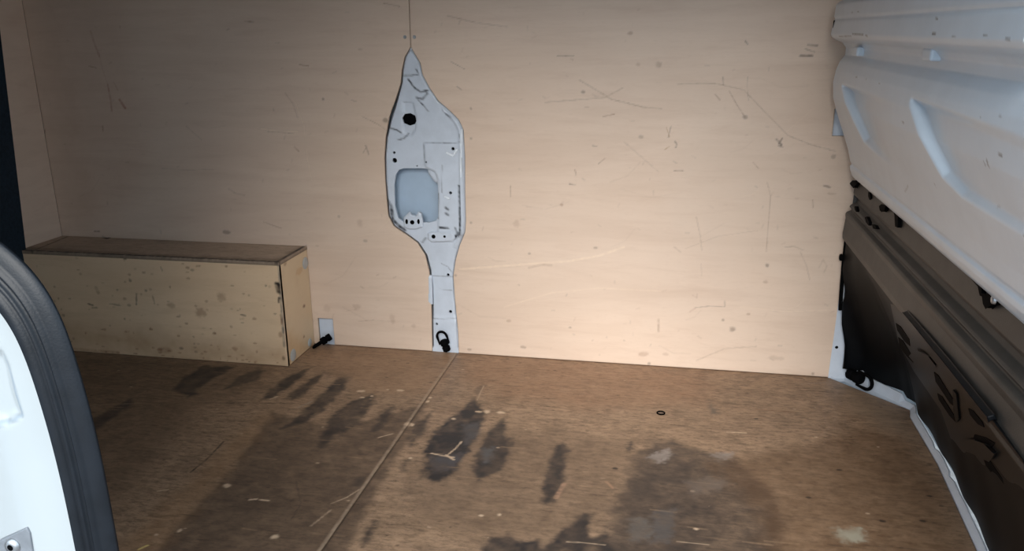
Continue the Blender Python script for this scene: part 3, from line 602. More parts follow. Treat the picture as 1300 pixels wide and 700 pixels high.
def pil_paint(pt):
    K = (40, 42, 48)
    for P, w, a in [([(-0.668, 0.7342), (-0.6524, 0.7129), (-0.6363, 0.7033), (-0.6175, 0.7072)], .0035, .8), ([(-0.6493, 0.6896), (-0.6329, 0.6857), (-0.6199, 0.6995)], .0035, .8), ([(-0.6454, 0.6837), (-0.6315, 0.6701), (-0.6196, 0.6564)], .0028, .7), ([(-0.6842, 0.7439), (-0.6593, 0.7439), (-0.6427, 0.7458)], .0025, .6), ([(-0.6462, 0.7593), (-0.6405, 0.7477)], .003, .6),
                    ([(-0.7226, 0.6116), (-0.7058, 0.6078), (-0.6935, 0.5999)], .003, .7), ([(-0.7029, 0.5816), (-0.6878, 0.5859), (-0.6745, 0.5982)], .003, .6), ([(-0.7395, 0.4214), (-0.7316, 0.4068), (-0.7305, 0.3856)], .006, .7), ([(-0.7291, 0.3706), (-0.7124, 0.354), (-0.6955, 0.3417)], .006, .85), ([(-0.7301, 0.3941), (-0.7288, 0.3771)], .007, .9), ([(-0.5425, 0.4666), (-0.542, 0.4127), (-0.5441, 0.3367)], .004, .8), ([(-0.5462, 0.3409), (-0.5616, 0.3253), (-0.5702, 0.3271)], .006, .8),
                    ([(-0.5565, 0.3532), (-0.5485, 0.3322)], .004, .7), ([(-0.6138, 0.6446), (-0.5727, 0.5736)], .0, 0), ([(-0.6334, 0.5746), (-0.5872, 0.5754), (-0.5331, 0.5782)], .0022, .45), ([(-0.6336, 0.5686), (-0.6358, 0.5177)], .0022, .35), ([(-0.5871, 0.5188), (-0.5897, 0.4467)], .002, .4), ([(-0.5804, 0.4073), (-0.5741, 0.4033)], .005, .6), ([(-0.5809, 0.3926), (-0.5746, 0.3886)], .005, .6), ([(-0.5994, 0.3538), (-0.5758, 0.3525)], .004, .8),
                    ([(-0.5722, 0.649), (-0.5601, 0.6412)], .004, .5), ([(-0.6262, 0.2181), (-0.5671, 0.2187)], .002, .4), ([(-0.6287, 0.0966), (-0.562, 0.0982)], .002, .4), ([(-0.6396, 0.3223), (-0.6488, 0.3111)], .004, .5), ([(-0.5987, 0.2523), (-0.5815, 0.2444), (-0.5732, 0.2316)], .002, .4), ([(-0.6004, 0.4443), (-0.6028, 0.3771)], .003, .5), ([(-0.5387, 0.6), (-0.5353, 0.5762)], .002, .4), ([(-0.6078, 0.1812), (-0.5727, 0.1786)], .0018, .3)]:
        if a: pt.line(P, w, K, a)
    for P in ([(-0.5734, 0.5515), (-0.557, 0.5437), (-0.5461, 0.56)], [(-0.5322, 0.61), (-0.5377, 0.4892)], [(-0.5815, 0.4365), (-0.571, 0.4327)]): pt.line(P, .0035, (235, 240, 245), .8)  # pale strokes paint highlights on the right edge and below two holes
outl = [tuple(p) for p in PIL_L] + [tuple(p) for p in PIL_R[::-1][:-1]]
pillar_shape(outl, [BIG, BLK] + [circ(c, r) for c, r in HOLES], pil_h, 0.0032, pil_paint, 'pressed_panel', M_STEEL, pil, back=0.007)
def disc(name, c, r, y, mat, parent, n=18, dome=0.0, axis='y', smooth_=False):
    a = np.linspace(0, 2*math.pi, n, endpoint=False)
    rings = [(r, 0.0), (r*0.86, -dome*0.8), (r*0.4, -dome)]
    v = []; f = []
    for k, (rr, dy) in enumerate(rings):
        for t in a:
            u, w = rr*math.cos(t), rr*math.sin(t)
            v.append((c[0]+u, y+dy, c[1]+w) if axis == 'y' else ((y-dy, c[0]+u, c[1]+w)))
    for k in range(2):
        for i in range(n): f.append((k*n+i, k*n+(i+1) % n, (k+1)*n+(i+1) % n, (k+1)*n+i))
    f.append(tuple(range(2*n, 3*n)))
    return mesh_obj(name, v, f, mat, parent, smooth=smooth_)
for c, r in HOLES: disc('hole_shade_disc', c, r*1.5, 0.0125, M_BLACK, pil, dome=0.0005)  # black discs added behind the holes stand in for the unlit cavity
bc = [(-0.6707, 0.6342)][0]
disc('hole_shade_disc', bc, 0.024, 0.016, M_BLACK, pil, dome=0.006, smooth_=True)
# back skin seen through the large hole, with its curved stiffener
hx = [p[0] for p in BIG]; hz = [p[1] for p in BIG]
mesh_obj('inner_skin', *box_geo(min(hx)-0.03, max(hx)+0.03, 0.050, 0.053, min(hz)-0.03, max(hz)+0.03), plain_mat('blue_grey_paint', (0.40, 0.50, 0.62), 0.3, 0.5, mott=0.04), pil)
pillar_shape([(-0.6317, 0.5137), (-0.6063, 0.5143), (-0.5901, 0.4942), (-0.5913, 0.4612), (-0.6142, 0.473), (-0.6283, 0.4933)], [], lambda P, d: 0.012 + 0.004*smooth(-0.004, 0, d), 0.004, None, 'stiffener', M_STEEL, pil, back=0.006)
BRK = [(-0.6972, 0.3524), (-0.6959, 0.3782), (-0.6868, 0.387), (-0.6799, 0.3936), (-0.6738, 0.3853), (-0.663, 0.3835), (-0.656, 0.3944), (-0.6476, 0.3904), (-0.6441, 0.3693), (-0.6448, 0.3543), (-0.6603, 0.3473), (-0.6865, 0.3464)]
pillar_shape(BRK, [], lambda P, d: -0.0045 + 0.003*smooth(-0.003, 0, d), 0.003, None, 'bracket', M_STEEL, pil, back=0.008)
for c, rx, rz in [([(-0.6877, 0.3678)][0], .0035, .007), ([(-0.6725, 0.3662)][0], .006, .006), ([(-0.655, 0.3689)][0], .0035, .007)]:
    pillar_shape(circ(c, rx, 14, rz), [], lambda P, d: np.full(len(P), -0.0052), 0.002, None, 'hole', M_BLACK, pil, back=0.001)
PLT = [(-0.6324, 0.3376), (-0.6214, 0.3423), (-0.5675, 0.3443), (-0.5591, 0.3382), (-0.5573, 0.3255), (-0.564, 0.3167), (-0.6226, 0.3122), (-0.6331, 0.3204)]
pillar_shape(PLT, [], lambda P, d: -0.0045 + 0.004*smooth(-0.004, 0, d), 0.003, None, 'bracket', M_STEEL, pil, back=0.006)
for c, r in [([(-0.6154, 0.3297)][0], .0055), ([(-0.5851, 0.3308)][0], .0035)]:
    pillar_shape(circ(c, r), [], lambda P, d: np.full(len(P), -0.0052), 0.002, None, 'hole', M_BLACK, pil, back=0.001)
pillar_shape([(-0.6372, 0.2197), (-0.6261, 0.2203), (-0.6271, 0.1375), (-0.6338, 0.1371), (-0.6402, 0.1458)], [], lambda P, d: -0.001 + 0.003*smooth(-0.003, 0, d), 0.003, None, 'side_tab', M_STEEL, pil, back=0.006)

# ------------------------------------------------------------------ wheel arch box
BXR, BXW, BXH = -0.9799, 0.1684, 0.2879
wb = thing('wheel_arch_box', 'long plywood wheel arch box on the floor against the far wall', 'box', ((XB+BXR)/2, -BXW/2, 0))
def board(name, org, U, Vv, nu, nv, Nn, th, mat, paint):
    org = np.array(org, float); U = np.array(U, float); Vv = np.array(Vv, float); Nn = np.array(Nn, float)
    a = np.linspace(0, 1, nu); b = np.linspace(0, 1, nv)
    P = org[None, None, :] + b[:, None, None]*Vv + a[None, :, None]*U
    V = P.reshape(-1, 3); Q = grid_faces(nv, nu)
    if np.dot(np.cross(U, Vv), Nn) < 0: Q = Q[:, ::-1]
    uv = np.stack([np.tile(a*np.linalg.norm(U), nv), np.repeat(b*np.linalg.norm(Vv), nu)], 1)
    if abs(U[0]) > 0 and abs(Vv[2]) > 0: q = V[:, [0, 2]]
    elif abs(U[0]) > 0: q = V[:, [0, 1]]
    else: q = V[:, [1, 2]]
    pt = Paint(q); paint(pt)
    V2, Q2, used = with_rim(V, Q, -Nn*th)
    rgba = np.concatenate([pt.c, np.tile(np.array([0.12, 0.08, 0.05, 0.7]), (len(used), 1))])
    return mesh_obj(name, V2, Q2, mat, wb, rgba=rgba)
LXB = XB + 0.001
def paint_front(pt):
    for P, w, c, a in [([(-1.555, 0.1442), (-1.541, 0.1404)], .005, DK, .7), ([(-1.545, 0.1334), (-1.53, 0.1342)], .005, DK, .7), ([(-1.489, 0.1478), (-1.472, 0.1465), (-1.456, 0.1452)], .004, DK, .5), ([(-1.402, 0.1817), (-1.407, 0.1501)], .005, DK, .6), ([(-1.214, 0.2673), (-1.203, 0.2679)], .004, BR, .6), ([(-1.318, 0.2604), (-1.315, 0.2497)], .004, DK, .5),
                       ([(-1.101, 0.1387), (-1.088, 0.1373)], .004, DK, .6), ([(-0.9795, 0.2844), (-0.9804, 0.2528), (-0.9823, 0.2103), (-0.9842, 0.1455), (-0.9859, 0.0575)], .008, (120, 110, 100), .7), ([(-0.9894, 0.2269), (-0.9867, 0.21)], .016, (20, 18, 20), .95), ([(-0.9934, 0.231), (-0.9829, 0.2273)], .009, (20,18,20), .9), ([(-0.9884, 0.1928), (-0.9897, 0.1798)], .006, (30,26,26), .8), ([(-0.9886, 0.1453), (-0.9867, 0.1192)], .005, BR, .6), ([(-1.354, 0.1776), (-1.352, 0.1554)], .004, BR, .5),
                       ([(-1.704, 0.2873), (-1.511, 0.2867), (-1.254, 0.2891), (-0.9834, 0.2884)], .010, (72, 62, 54), .5), ([(-1.403, 0.2934), (-1.346, 0.2916)], .008, (30,26,26), .7), ([(-1.198, 0.2873), (-1.153, 0.2871)], .006, (30,26,26), .8), ([(-1.097, 0.2875), (-1.01, 0.2872)], .006, (30,26,26), .6), ([(-1.631, 0.2881), (-1.582, 0.288)], .006, (30,26,26), .6), ([(-1.523, 0.191), (-1.518, 0.1778)], .012, BR, .3), ([(-1.659, 0.0079), (-1.486, 0.0055)], .01, BR, .3)]:
        pt.line(P, w*0.65, c, a)
    for c, rx, rz, col, a in [([(-1.217, 0.1386)][0], .016, .012, BR, .45), ([(-1.303, 0.1537)][0], .012, .007, BR, .4), ([(-1.152, 0.184)][0], .012, .012, BR, .4), ([(-1.355, 0.0237)][0], .008, .005, BR, .6), ([(-1.42, 0.2797)][0], .005, .004, DK, .8), ([(-1.13, 0.0411)][0], .008, .006, BR, .5), ([(-0.994, 0.0902)][0], .006, .008, BR, .5), ([(-1.339, 0.0225)][0], .02, .008, BR, .3), ([(-1.415, 0.2186)][0], .004, .004, DK, .6), ([(-0.9914, 0.0236)][0], .004, .006, DK, .6)]:
        pt.blob(c, rx, rz, col, a)
    pt.poly([(LXB, .0), (LXB, .10), (-1.5, .085), (-1.25, .06), (-1.0, .05), (-.98, 0)], (140, 100, 66), .4, .05, .02, 25)
    r = np.random.default_rng(31)
    for i in range(150):
        c = (r.uniform(LXB, -1.0), .27*r.random()**1.6 + .005)
        pt.blob(c, r.uniform(.0015, .006), r.uniform(.0015, .004), BR if r.random() < .7 else DK, r.uniform(.2, .6))
def paint_top(pt):
    pt.poly([(LXB, -.168), (LXB, -.13), (-1.4, -.15), (-1.0, -.14), (-.985, -.0), (-.975, -.168)], (70, 55, 45), .5, .015, .01, 40)
    pt.line([(LXB, -.164), (BXR, -.164)], .007, (36, 30, 28), .9, rough=0.8)
    pt.line([(-1.72, -.01), (-1.70, -.17)], .005, (50, 40, 34), .6)
    pt.line([(BXR-.006, 0), (BXR-.006, -.168)], .007, (40, 33, 30), .8)
    pt.line([(-1.616, 0.0049), (-1.589, -0.01), (-1.589, -0.0004)], .008, (30, 26, 24), .9)
def paint_side(pt):
    for c, rx, rz, col, a in [([(-0.0473, 0.1291)][0], .007, .005, BR, .8), ([(-0.0633, 0.045)][0], .005, .004, BR, .7), ([(-0.1338, 0.2747)][0], .008, .006, BR, .4), ([(-0.1709, 0.0142)][0], .012, .008, BR, .5), ([(-0.0571, 0.2334)][0], .02, .01, (200, 150, 95), .4)]:
        pt.blob(c, rx, rz, col, a)
    pt.poly([(-.17, .0), (-.17, .1), (-.10, .05), (-.05, .02), (0, 0)], (190, 140, 84), .4, .03, .02, 25)
    pt.line([(-.165, 0), (-.165, .28)], .006, (120, 100, 84), .6)
board('front_board', (LXB, -BXW, 0.001), (BXR-LXB, 0, 0), (0, 0, BXH-0.003), 270, 102, (0, -1, 0), 0.009, M_BOX, paint_front)
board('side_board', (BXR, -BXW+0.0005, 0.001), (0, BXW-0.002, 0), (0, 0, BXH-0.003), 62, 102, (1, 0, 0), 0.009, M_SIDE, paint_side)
board('top_board', (LXB, -BXW-0.001, BXH), (BXR-LXB+0.001, 0, 0), (0, BXW, 0), 270, 62, (0, 0, 1), 0.009, M_TOP, paint_top)
for c, r in [([(-0.0002, 0.2442)][0], .017), ([(-0.1367, 0.0207)][0], .017), ([(-0.0327, 0.017)][0], .012)]:
    disc('screw_cap', (min(c[0], -r-0.002), max(c[1], r+.003)), r, BXR+0.0008, M_CAP, wb, dome=0.0016, axis='x', smooth_=True)

# ------------------------------------------------------------------ lashing rings
def tube(path, r, n=10, closed=False):
    P = [Vector(p) for p in path]; m = len(P); v = []; f = []
    prev = None
    for i, p in enumerate(P):
        if closed: t = (P[(i+1) % m]-P[i-1]).normalized()
        else: t = (P[min(i+1, m-1)]-P[max(i-1, 0)]).normalized()
        if prev is None:
            a = t.orthogonal().normalized()
        else:
            a = (prev - t*prev.dot(t)).normalized()
        prev = a; b = t.cross(a)
        for k in range(n):
            th = 2*math.pi*k/n; v.append(tuple(p + a*(r*math.cos(th)) + b*(r*math.sin(th))))
    for i in range(m if closed else m-1):
        for k in range(n):
            j = (i+1) % m
            f.append((i*n+k, i*n+(k+1) % n, j*n+(k+1) % n, j*n+k))
    if not closed: f += [tuple(range(n))[::-1], tuple(range((m-1)*n, m*n))]
    return v, f
def lashing_ring(pos, e1, e2, out, label, size=1.0, group='lashing rings around the floor edge'):
    """pos: swivel; e1 points along the ring, e2 across it, out away from the panel"""
    t = thing('lashing_ring', label, 'ring', pos, group)
    p0 = Vector(pos); e1 = Vector(e1).normalized(); e2 = Vector(e2).normalized(); out = Vector(out).normalized()
    W, L = .0135*size, .036*size
    e2 = (e2 - e1*e2.dot(e1)).normalized(); e3 = e1.cross(e2)
    D = []
    base = p0 + out*0.012 + e1*0.016*size
    for k in range(25):
        a = math.pi*k/24
        D.append(base + e2*(W*math.cos(a)) + e1*(L*0.45 + L*0.42*math.sin(a)))
    D = [base + e2*W - e1*0.003] + D + [base - e2*W - e1*0.003]
    mesh_obj('ring', *tube(D, .0034*size, 10, True), M_BLACK, t, smooth=True)
    # swivel body: a turned bolt lying along e1
    prof = [(-.012, .009), (-.010, .0105), (.000, .0108), (.002, .009), (.005, .009), (.007, .0115), (.018, .0115), (.021, .009)]
    v = []; f = []; n = 18
    for s, r in prof:
        for k in range(n):
            a = 2*math.pi*k/n; q = p0 + out*0.0105 + e1*(s*size) + (e2*math.cos(a)+e3*math.sin(a))*(r*size); v.append(tuple(q))
    for i in range(len(prof)-1):
        for k in range(n): f.append((i*n+k, i*n+(k+1) % n, (i+1)*n+(k+1) % n, (i+1)*n+k))
    f += [tuple(range(n))[::-1], tuple(range((len(prof)-1)*n, len(prof)*n))]
    mesh_obj('swivel', v, f, M_BLACK, t, smooth=True)
    return t
c2 = [(-0.591, 0.0253)][0]
lashing_ring((c2[0], 0.002, 0.020), (-.28, -.10, 1), (1, 0, .28), (0, -1, 0), 'black lashing ring standing upright at the foot of the steel pillar')
c1 = [(-0.9393, 0.0238)][0]
lashing_ring((c1[0]+.004, -0.004, 0.024), (-.70, -.55, -.42), (.35, -.75, .5), (0.1, -1, 0.1), 'black lashing ring hanging sideways beside the wheel arch box', .95)

# ------------------------------------------------------------------ white sill around the rear right corner of the floor
sill = setting('trim_1', (0.5, -0.2, 0), 'white painted steel sill edging the rear corner and right side of the floor')
base = [(p[0], p[1]) for p in EDGE[1:]]
ex = base[-1]; dx = (base[-1][0]-base[-2][0])/(base[-1][1]-base[-2][1])
base.append((ex[0]+dx*(-1.14-ex[1]), -1.14))
fine = []
for i in range(len(base)-1):
    a = np.array(base[i]); b = np.array(base[i+1]); k = max(1, int(np.linalg.norm(b-a)/.012))
    fine += [a+(b-a)*t/k for t in range(k)]
fine.append(np.array(base[-1])); fine = np.array(fine)
s = np.concatenate([[0], np.cumsum(np.linalg.norm(np.diff(fine, axis=0), axis=1))])
v = []; nP = 6
tan = np.gradient(fine, axis=0); tan /= np.linalg.norm(tan, axis=1)[:, None]
nor = np.stack([-tan[:, 1], tan[:, 0]], 1)          # away from the floor
wob = (fbm(np.stack([s, s*0], 1), 28, 4)-.5)*.003 - .006*np.exp(-((s-.245-.20)/.012)**2) - .006*np.exp(-((s-.245-.32)/.010)**2)
for i, (p, n2) in enumerate(zip(fine, nor)):
    top = .024 + .5*wob[i] if s[i] < .22 else .012 + wob[i]*.4
    wd = .010 if s[i] < .22 else .0095 + wob[i]*.7
    for (d, z) in [(0.0008, -.012), (0.0008, .002), (.002, .004), (wd, top), (wd+.003, top), (wd+.004, -.012)]:
        q = p + n2*d; v.append((q[0], q[1], z))
f = []
for i in range(len(fine)-1):
    for k in range(nP-1): f.append((i*nP+k, i*nP+k+1, (i+1)*nP+k+1, (i+1)*nP+k))
mesh_obj('edge_strip', v, f, M_STEEL, sill, smooth=False)
# corner plate rising beside the plywood, carrying the third ring
CP = [p for p in [(0.4052, -0.0028), (0.4061, 0.0467), (0.4079, 0.106), (0.4093, 0.1685), (0.4106, 0.2299), (0.4093, 0.2801), (0.4183, 0.2805), (0.4271, 0.2469), (0.4286, 0.2146), (0.4233, 0.194), (0.4282, 0.1448), (0.437, 0.1121), (0.4432, 0.0874), (0.4463, 0.0196), (0.4541, -0.0013)]]
pillar_shape([(p[0]+.002, max(p[1], 0.0)) for p in CP], [circ([(0.4194, 0.0837)][0], .004)], lambda P, d: np.full(len(P), -0.0016), 0.006, None, 'corner_plate', M_STEEL, sill, back=0.004)
dg = np.array(base[2]) - np.array(base[1]); dg /= np.linalg.norm(dg); dn = np.array([dg[1], -dg[0]])
if dn[1] > 0: dn = -dn
q0 = np.array(base[1]) + dg*0.006
v = []
hts = [(-.005, .030), (.016, .026), (.040, .034), (.047, .027), (.066, .024), (.070, .018)]
for d, h in hts:
    q = q0 + dg*d
    v += [(q[0], q[1], .0), (q[0]-dn[0]*.004, q[1]-dn[1]*.004, h), (q[0]-dn[0]*.014, q[1]-dn[1]*.014, h)]
f = []
for i in range(len(hts)-1):
    for k in range(2): f.append((3*i+k, 3*i+k+1, 3*i+k+4, 3*i+k+3))
mesh_obj('ring_bracket', v, f, M_STEEL, sill)
ph = q0 + dg*.013 + dn*.001
a = np.linspace(0, 2*math.pi, 14, endpoint=False)
mesh_obj('hole', [(ph[0]+dg[0]*.005*math.cos(t), ph[1]+dg[1]*.005*math.cos(t), .016+.0055*math.sin(t)) for t in a], [tuple(range(14))], M_BLACK, sill)
pr = q0 + dg*.040
lashing_ring((pr[0]+dn[0]*.008, pr[1]+dn[1]*.008, .026), (dg[0], dg[1], .0), (0.05, 0.05, 1), (dn[0], dn[1], 0), 'black lashing ring lying sideways on the white sill at the rear corner', 1.3)

# ------------------------------------------------------------------ white rear door
dr = setting('door_1', (0.37, -0.1, 0.5), 'white pressed steel rear door above the black plastic lining')
PROF = [(1.30, .400), (.955, .372), (.925, .362), (.912, .352), (.904, .334), (.896, .327), (.872, .3255), (.868, .328), (.862, .325), (.836, .322), (.829, .325), (.823, .335), (.818, .348), (.808, .356), (.792, .356), (.784, .350), (.778, .346), (.76, .340), (.735, .3365), (.70, .340), (.665, .352),
        (.62, .370), (.585, .383), (.560, .390), (.553, .394), (.549, .3905), (.540, .392), (.528, .397), (.522, .401), (.519, .408)]
PZ = np.array([p[0] for p in PROF])[::-1]; PX = np.array([p[1] for p in PROF])[::-1]
REC1 = [(-0.1786, 0.7314), (-0.5977, 0.7337), (-0.6129, 0.7227), (-0.6786, 0.618), (-0.4265, 0.6258), (-0.3089, 0.6368)]
REC2 = [(-0.7116, 0.7453), (-1.091, 0.7406), (-1.38, 0.7322), (-1.414, 0.6435), (-1.133, 0.6432), (-0.9148, 0.6457), (-0.8453, 0.6582)]
def door_x(yz):
    x = np.interp(yz[:, 1], PZ, PX)
    for R_, dp, y0, y1 in ((REC1, .019, -.16, -.62), (REC2, .020, -.45, -1.5)):
        x = x + dp*smooth(.007, -.010, sdf_poly(yz, R_))*smooth(y1, y0, yz[:, 0])
    # the edge by the wall rolls away
    x = x + .0*yz[:, 0]
    return x
ys = np.concatenate([np.linspace(-.070, -.085, 5), np.linspace(-.09, -1.14, 300)])
zs = np.concatenate([np.linspace(1.30, .96, 6), np.linspace(.955, .519, 210)])
YY, ZZ = np.meshgrid(ys, zs); yz = np.stack([YY.ravel(), ZZ.ravel()], 1)
X = door_x(yz)
V = np.stack([X, yz[:, 0], yz[:, 1]], 1)
pt = Paint(yz)
for P, w, a in [([(-0.1614, 0.8323), (-0.294, 0.8334)], .003, .7), ([(-0.3068, 0.8378), (-0.407, 0.837)], .004, .9), ([(-0.4275, 0.8358), (-0.4407, 0.8352)], .004, .9), ([(-0.8337, 0.8407), (-0.8477, 0.8408)], .004, .9), ([(-0.8315, 0.8603), (-0.8424, 0.8592)], .003, .8), ([(-0.92, 0.8384), (-0.9323, 0.8376)], .003, .6), ([(-1.028, 0.8401), (-1.04, 0.8402)], .003, .6), ([(-1.095, 0.8375), (-1.106, 0.8369)], .004, .8), ([(-0.3147, 0.8778), (-0.3294, 0.8775)], .003, .7), ([(-0.2539, 0.8774), (-0.2697, 0.8771)], .003, .6),
                ([(-0.2913, 0.7566), (-0.3058, 0.7573)], .004, .8), ([(-0.3828, 0.7587), (-0.3901, 0.7576)], .003, .6), ([(-0.4908, 0.7567), (-0.5021, 0.7574)], .003, .5), ([(-0.6743, 0.7106), (-0.6833, 0.7103)], .004, .8), ([(-1.007, 0.7009), (-1.012, 0.6953)], .003, .7), ([(-1.018, 0.7035), (-1.023, 0.6972)], .004, .8), ([(-1.057, 0.7162), (-1.066, 0.7158)], .004, .8), ([(-1.06, 0.7577), (-1.065, 0.7573)], .003, .7), ([(-1.005, 0.7506), (-1.008, 0.75)], .003, .7), ([(-0.7893, 0.6354), (-0.7913, 0.6313)], .003, .7), ([(-0.5686, 0.5837), (-0.5953, 0.5953), (-0.608, 0.6016)], .003, .5),
                ([(-1.112, 0.6384), (-1.119, 0.6367)], .004, .6), ([(-1.023, 0.6519), (-1.032, 0.6538)], .004, .4), ([(-0.1631, 0.8605), (-0.1693, 0.8495)], .003, .2), ([(-1.071, 0.8048), (-1.075, 0.805)], .003, .7)]:
    pt.line(P, w*.62, (60, 62, 68), a*.8)
mesh_obj('door_skin', V, grid_faces(len(zs), len(ys)), M_WHITE, dr, smooth=True, rgba=pt.c)
# returned edge towards the wall
v = []; f = []
for z in zs:
    x = float(door_x(np.array([[-.070, z]]))[0]); v += [(x, -.070, z), (x+.010, -.052, z), (x+.05, -.045, z)]
n = len(zs)
for i in range(n-1):
    for k in range(2): f.append((3*i+k, 3*i+k+1, 3*i+k+4, 3*i+k+3))
mesh_obj('edge_return', v, f, M_WHITE, dr, smooth=True)
v = []; f = []
for z in zs:
    x = float(door_x(np.array([[-1.14, z]]))[0]); v += [(x, -1.14, z), (x+.012, -1.146, z), (.64, -1.146, z)]
for i in range(n-1):
    for k in range(2): f.append((3*i+k, 3*i+3+k, 3*i+k+4, 3*i+k+1))
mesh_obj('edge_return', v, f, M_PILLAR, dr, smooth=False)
# slots and small pressed tabs of the rail
for (y0, z0), (y1, z1) in ([(-0.056, 0.8646), (-0.0949, 0.848)], ):
    mesh_obj('slot', *box_geo(.3235, .329, -.0845, -.0785, min(z0, z1), max(z0, z1)), M_BLACK, dr)
for c in [(-0.2401, 0.8027), (-0.7434, 0.8112)]:
    o = mesh_obj('pressed_tab', *box_geo(.342, .362, c[0]-.022, c[0]+.022, c[1]-.008, c[1]+.010), M_WHITE, dr); add_bevel(o, .004, 3)
for c in [(-0.2583, 0.9015), (-0.655, 0.8854)]:
    o = mesh_obj('pressed_tab', *box_geo(.345, .375, c[0]-.022, c[0]+.022, c[1]-.008, c[1]+.014), M_WHITE, dr); add_bevel(o, .004, 3)

# ------------------------------------------------------------------ black plastic lining below the door
lin = thing('plastic_lining', 'dusty black ribbed plastic lining below the white rear door', 'panel', (0.46, -0.2, 0.02))
UP = [(.415, .520), (.4135, .512), (.4115, .482), (.414, .476), (.423, .468), (.420, .460), (.409, .4535), (.406, .449), (.411, .443), (.410, .440), (.4015, .4365), (.399, .432), (.4005, .421), (.3975, .385), (.3985, .373), (.403, .366), (.409, .364)]
yy = np.linspace(-.035, -1.14, 60)
v = []; f = []; m = len(UP)
for y in yy:
    for (x, z) in UP: v.append((x, y, z))
for i in range(len(yy)-1):
    for k in range(m-1): f.append((i*m+k, (i+1)*m+k, (i+1)*m+k+1, i*m+k+1))
f.append(tuple(range(m)))
q0_ = len(v)
for (x, z) in UP: v.append((.62, -1.14, z))
for k in range(m-1): f.append(((len(yy)-1)*m+k, (len(yy)-1)*m+k+1, q0_+k+1, q0_+k))
pl = mesh_obj('ribbed_ledge', v, f, M_TRIM, lin, smooth=False)
mm = pl.modifiers.new('bevel', 'BEVEL'); mm.width = .0025; mm.segments = 2; mm.limit_method = 'ANGLE'; mm.angle_limit = .25
# lower skin: hangs from the ledge down to the sill, following the floor's corner
top = []; bot = []
off = nor*0.012
ang = fine + off
LL = len(fine)
for i in range(LL):
    y = min(ang[i][1], -.035) if i else -.035
    tt = s[i]/s[-1]
    top.append((.407, -.035 - (-.035+1.14)*tt, .366))
    z = (.026 if s[i] < .22 else .015) + .004*math.sin(s[i]*37)
    bot.append((ang[i][0]+.002, min(ang[i][1], -.014), z))
LEFT = [(0.4085, 0.3953), (0.4074, 0.3181), (0.4068, 0.2887), (0.4177, 0.2517), (0.4185, 0.2258), (0.4144, 0.2055), (0.4196, 0.153), (0.4281, 0.1187), (0.4329, 0.1004), (0.4362, 0.0422)]
lz = np.array([p[1] for p in LEFT])[::-1]; lx = np.array([p[0] for p in LEFT])[::-1]
disc('hole', [(0.4194, 0.0837)][0], .0045, -.0010, M_BLACK, sill, dome=.0002)
# first run up the left edge, leaving the corner plate in view
v = []; f = []; K = 26
for i in range(LL):
    a = np.array(top[i]); b = np.array(bot[i])
    if i == 0: b = b + np.array([0.004, -0.012, 0])
    for k in range(K):
        t = k/(K-1)
        p = a + (b-a)*t
        bulge = .012*math.sin(math.pi*t)*math.sin(min(1, s[i]/.15)*math.pi/2) - .010*math.sin(2*math.pi*t)*math.exp(-s[i]/.12)
        p[0] += bulge + .004*math.sin(s[i]*40+t*3)*math.exp(-s[i]/.2)
        e = math.exp(-(s[i]/.035)**2)
        zz = LEFT[0][1]*(1-t)*1.0 + LEFT[-1][1]*t
        if e > .001: p = p*(1-e) + np.array([np.interp(zz, lz, lx), -.03, zz])*e
        v.append(tuple(p))
for i in range(LL-1):
    for k in range(K-1): f.append((i*K+k, (i+1)*K+k, (i+1)*K+k+1, i*K+k+1))
q0_ = len(v); e0 = (LL-1)*K
for k in range(K): v.append((.625, v[e0+k][1], v[e0+k][2]))
for k in range(K-1): f.append((e0+k, e0+k+1, q0_+k+1, q0_+k))
mesh_obj('lower_skin', v, f, M_LOW, lin, smooth=True)
# upright strip with a peg at the wall end
v, f = tube([(.409, -.026, .395), (.409, -.026, .30), (.411, -.026, .23), (.413, -.026, .19)], .0045, 8)
mesh_obj('edge_cord', v, f, M_BLACK, lin, smooth=True)
pg = [(-0.0243, 0.3224)][0]
disc('peg', (pg[0], pg[1]), .009, .404, M_BLACK, lin, dome=-.006, axis='x', smooth_=True)

# clips, slots and holes on the ledge
def prism_x(name, pts, x, th, mat, parent):
    c_ = np.mean(pts, axis=0); pts = [tuple(c_+(np.array(p)-c_)*.82) for p in pts]; n = len(pts); v = [(x, p[0], p[1]) for p in pts] + [(x+th, p[0], p[1]) for p in pts]
    f = [tuple(range(n)), tuple(range(n, 2*n))[::-1]] + [(i, (i+1) % n, n+(i+1) % n, n+i) for i in range(n)]
    return mesh_obj(name, v, f, mat, parent)
for P in ([(-0.0129, 0.4992), (-0.0428, 0.5119), (-0.0833, 0.519), (-0.1017, 0.5169), (-0.0816, 0.5061), (-0.0692, 0.4966), (-0.0326, 0.4972)], [(-0.3129, 0.5068), (-0.3349, 0.516), (-0.3715, 0.5204), (-0.3643, 0.5096), (-0.343, 0.5004), (-0.3227, 0.5008)], [(-0.904, 0.5126), (-0.9302, 0.5188), (-0.9521, 0.5195), (-0.9639, 0.5171), (-0.9457, 0.509), (-0.9285, 0.4968), (-0.9151, 0.5009)]):
    o = prism_x('clip', P, .4045, .008, M_BLACK, lin); add_bevel(o, .0012)
for P in ([(-0.4113, 0.5271), (-0.4602, 0.5226), (-0.4683, 0.495), (-0.4463, 0.4928), (-0.4296, 0.5144)], [(-0.8242, 0.521), (-0.8997, 0.5221), (-0.9125, 0.5066), (-0.9013, 0.5052), (-0.8874, 0.5161)], ):
    prism_x('bracket', P, .406, .006, M_BLACK, lin)
for P in ([(-0.1854, 0.513), (-0.1995, 0.5157), (-0.2207, 0.5046), (-0.2093, 0.4972), (-0.1912, 0.5022)], ):
    prism_x('slot', P, .4095, .004, M_BLACK, lin)
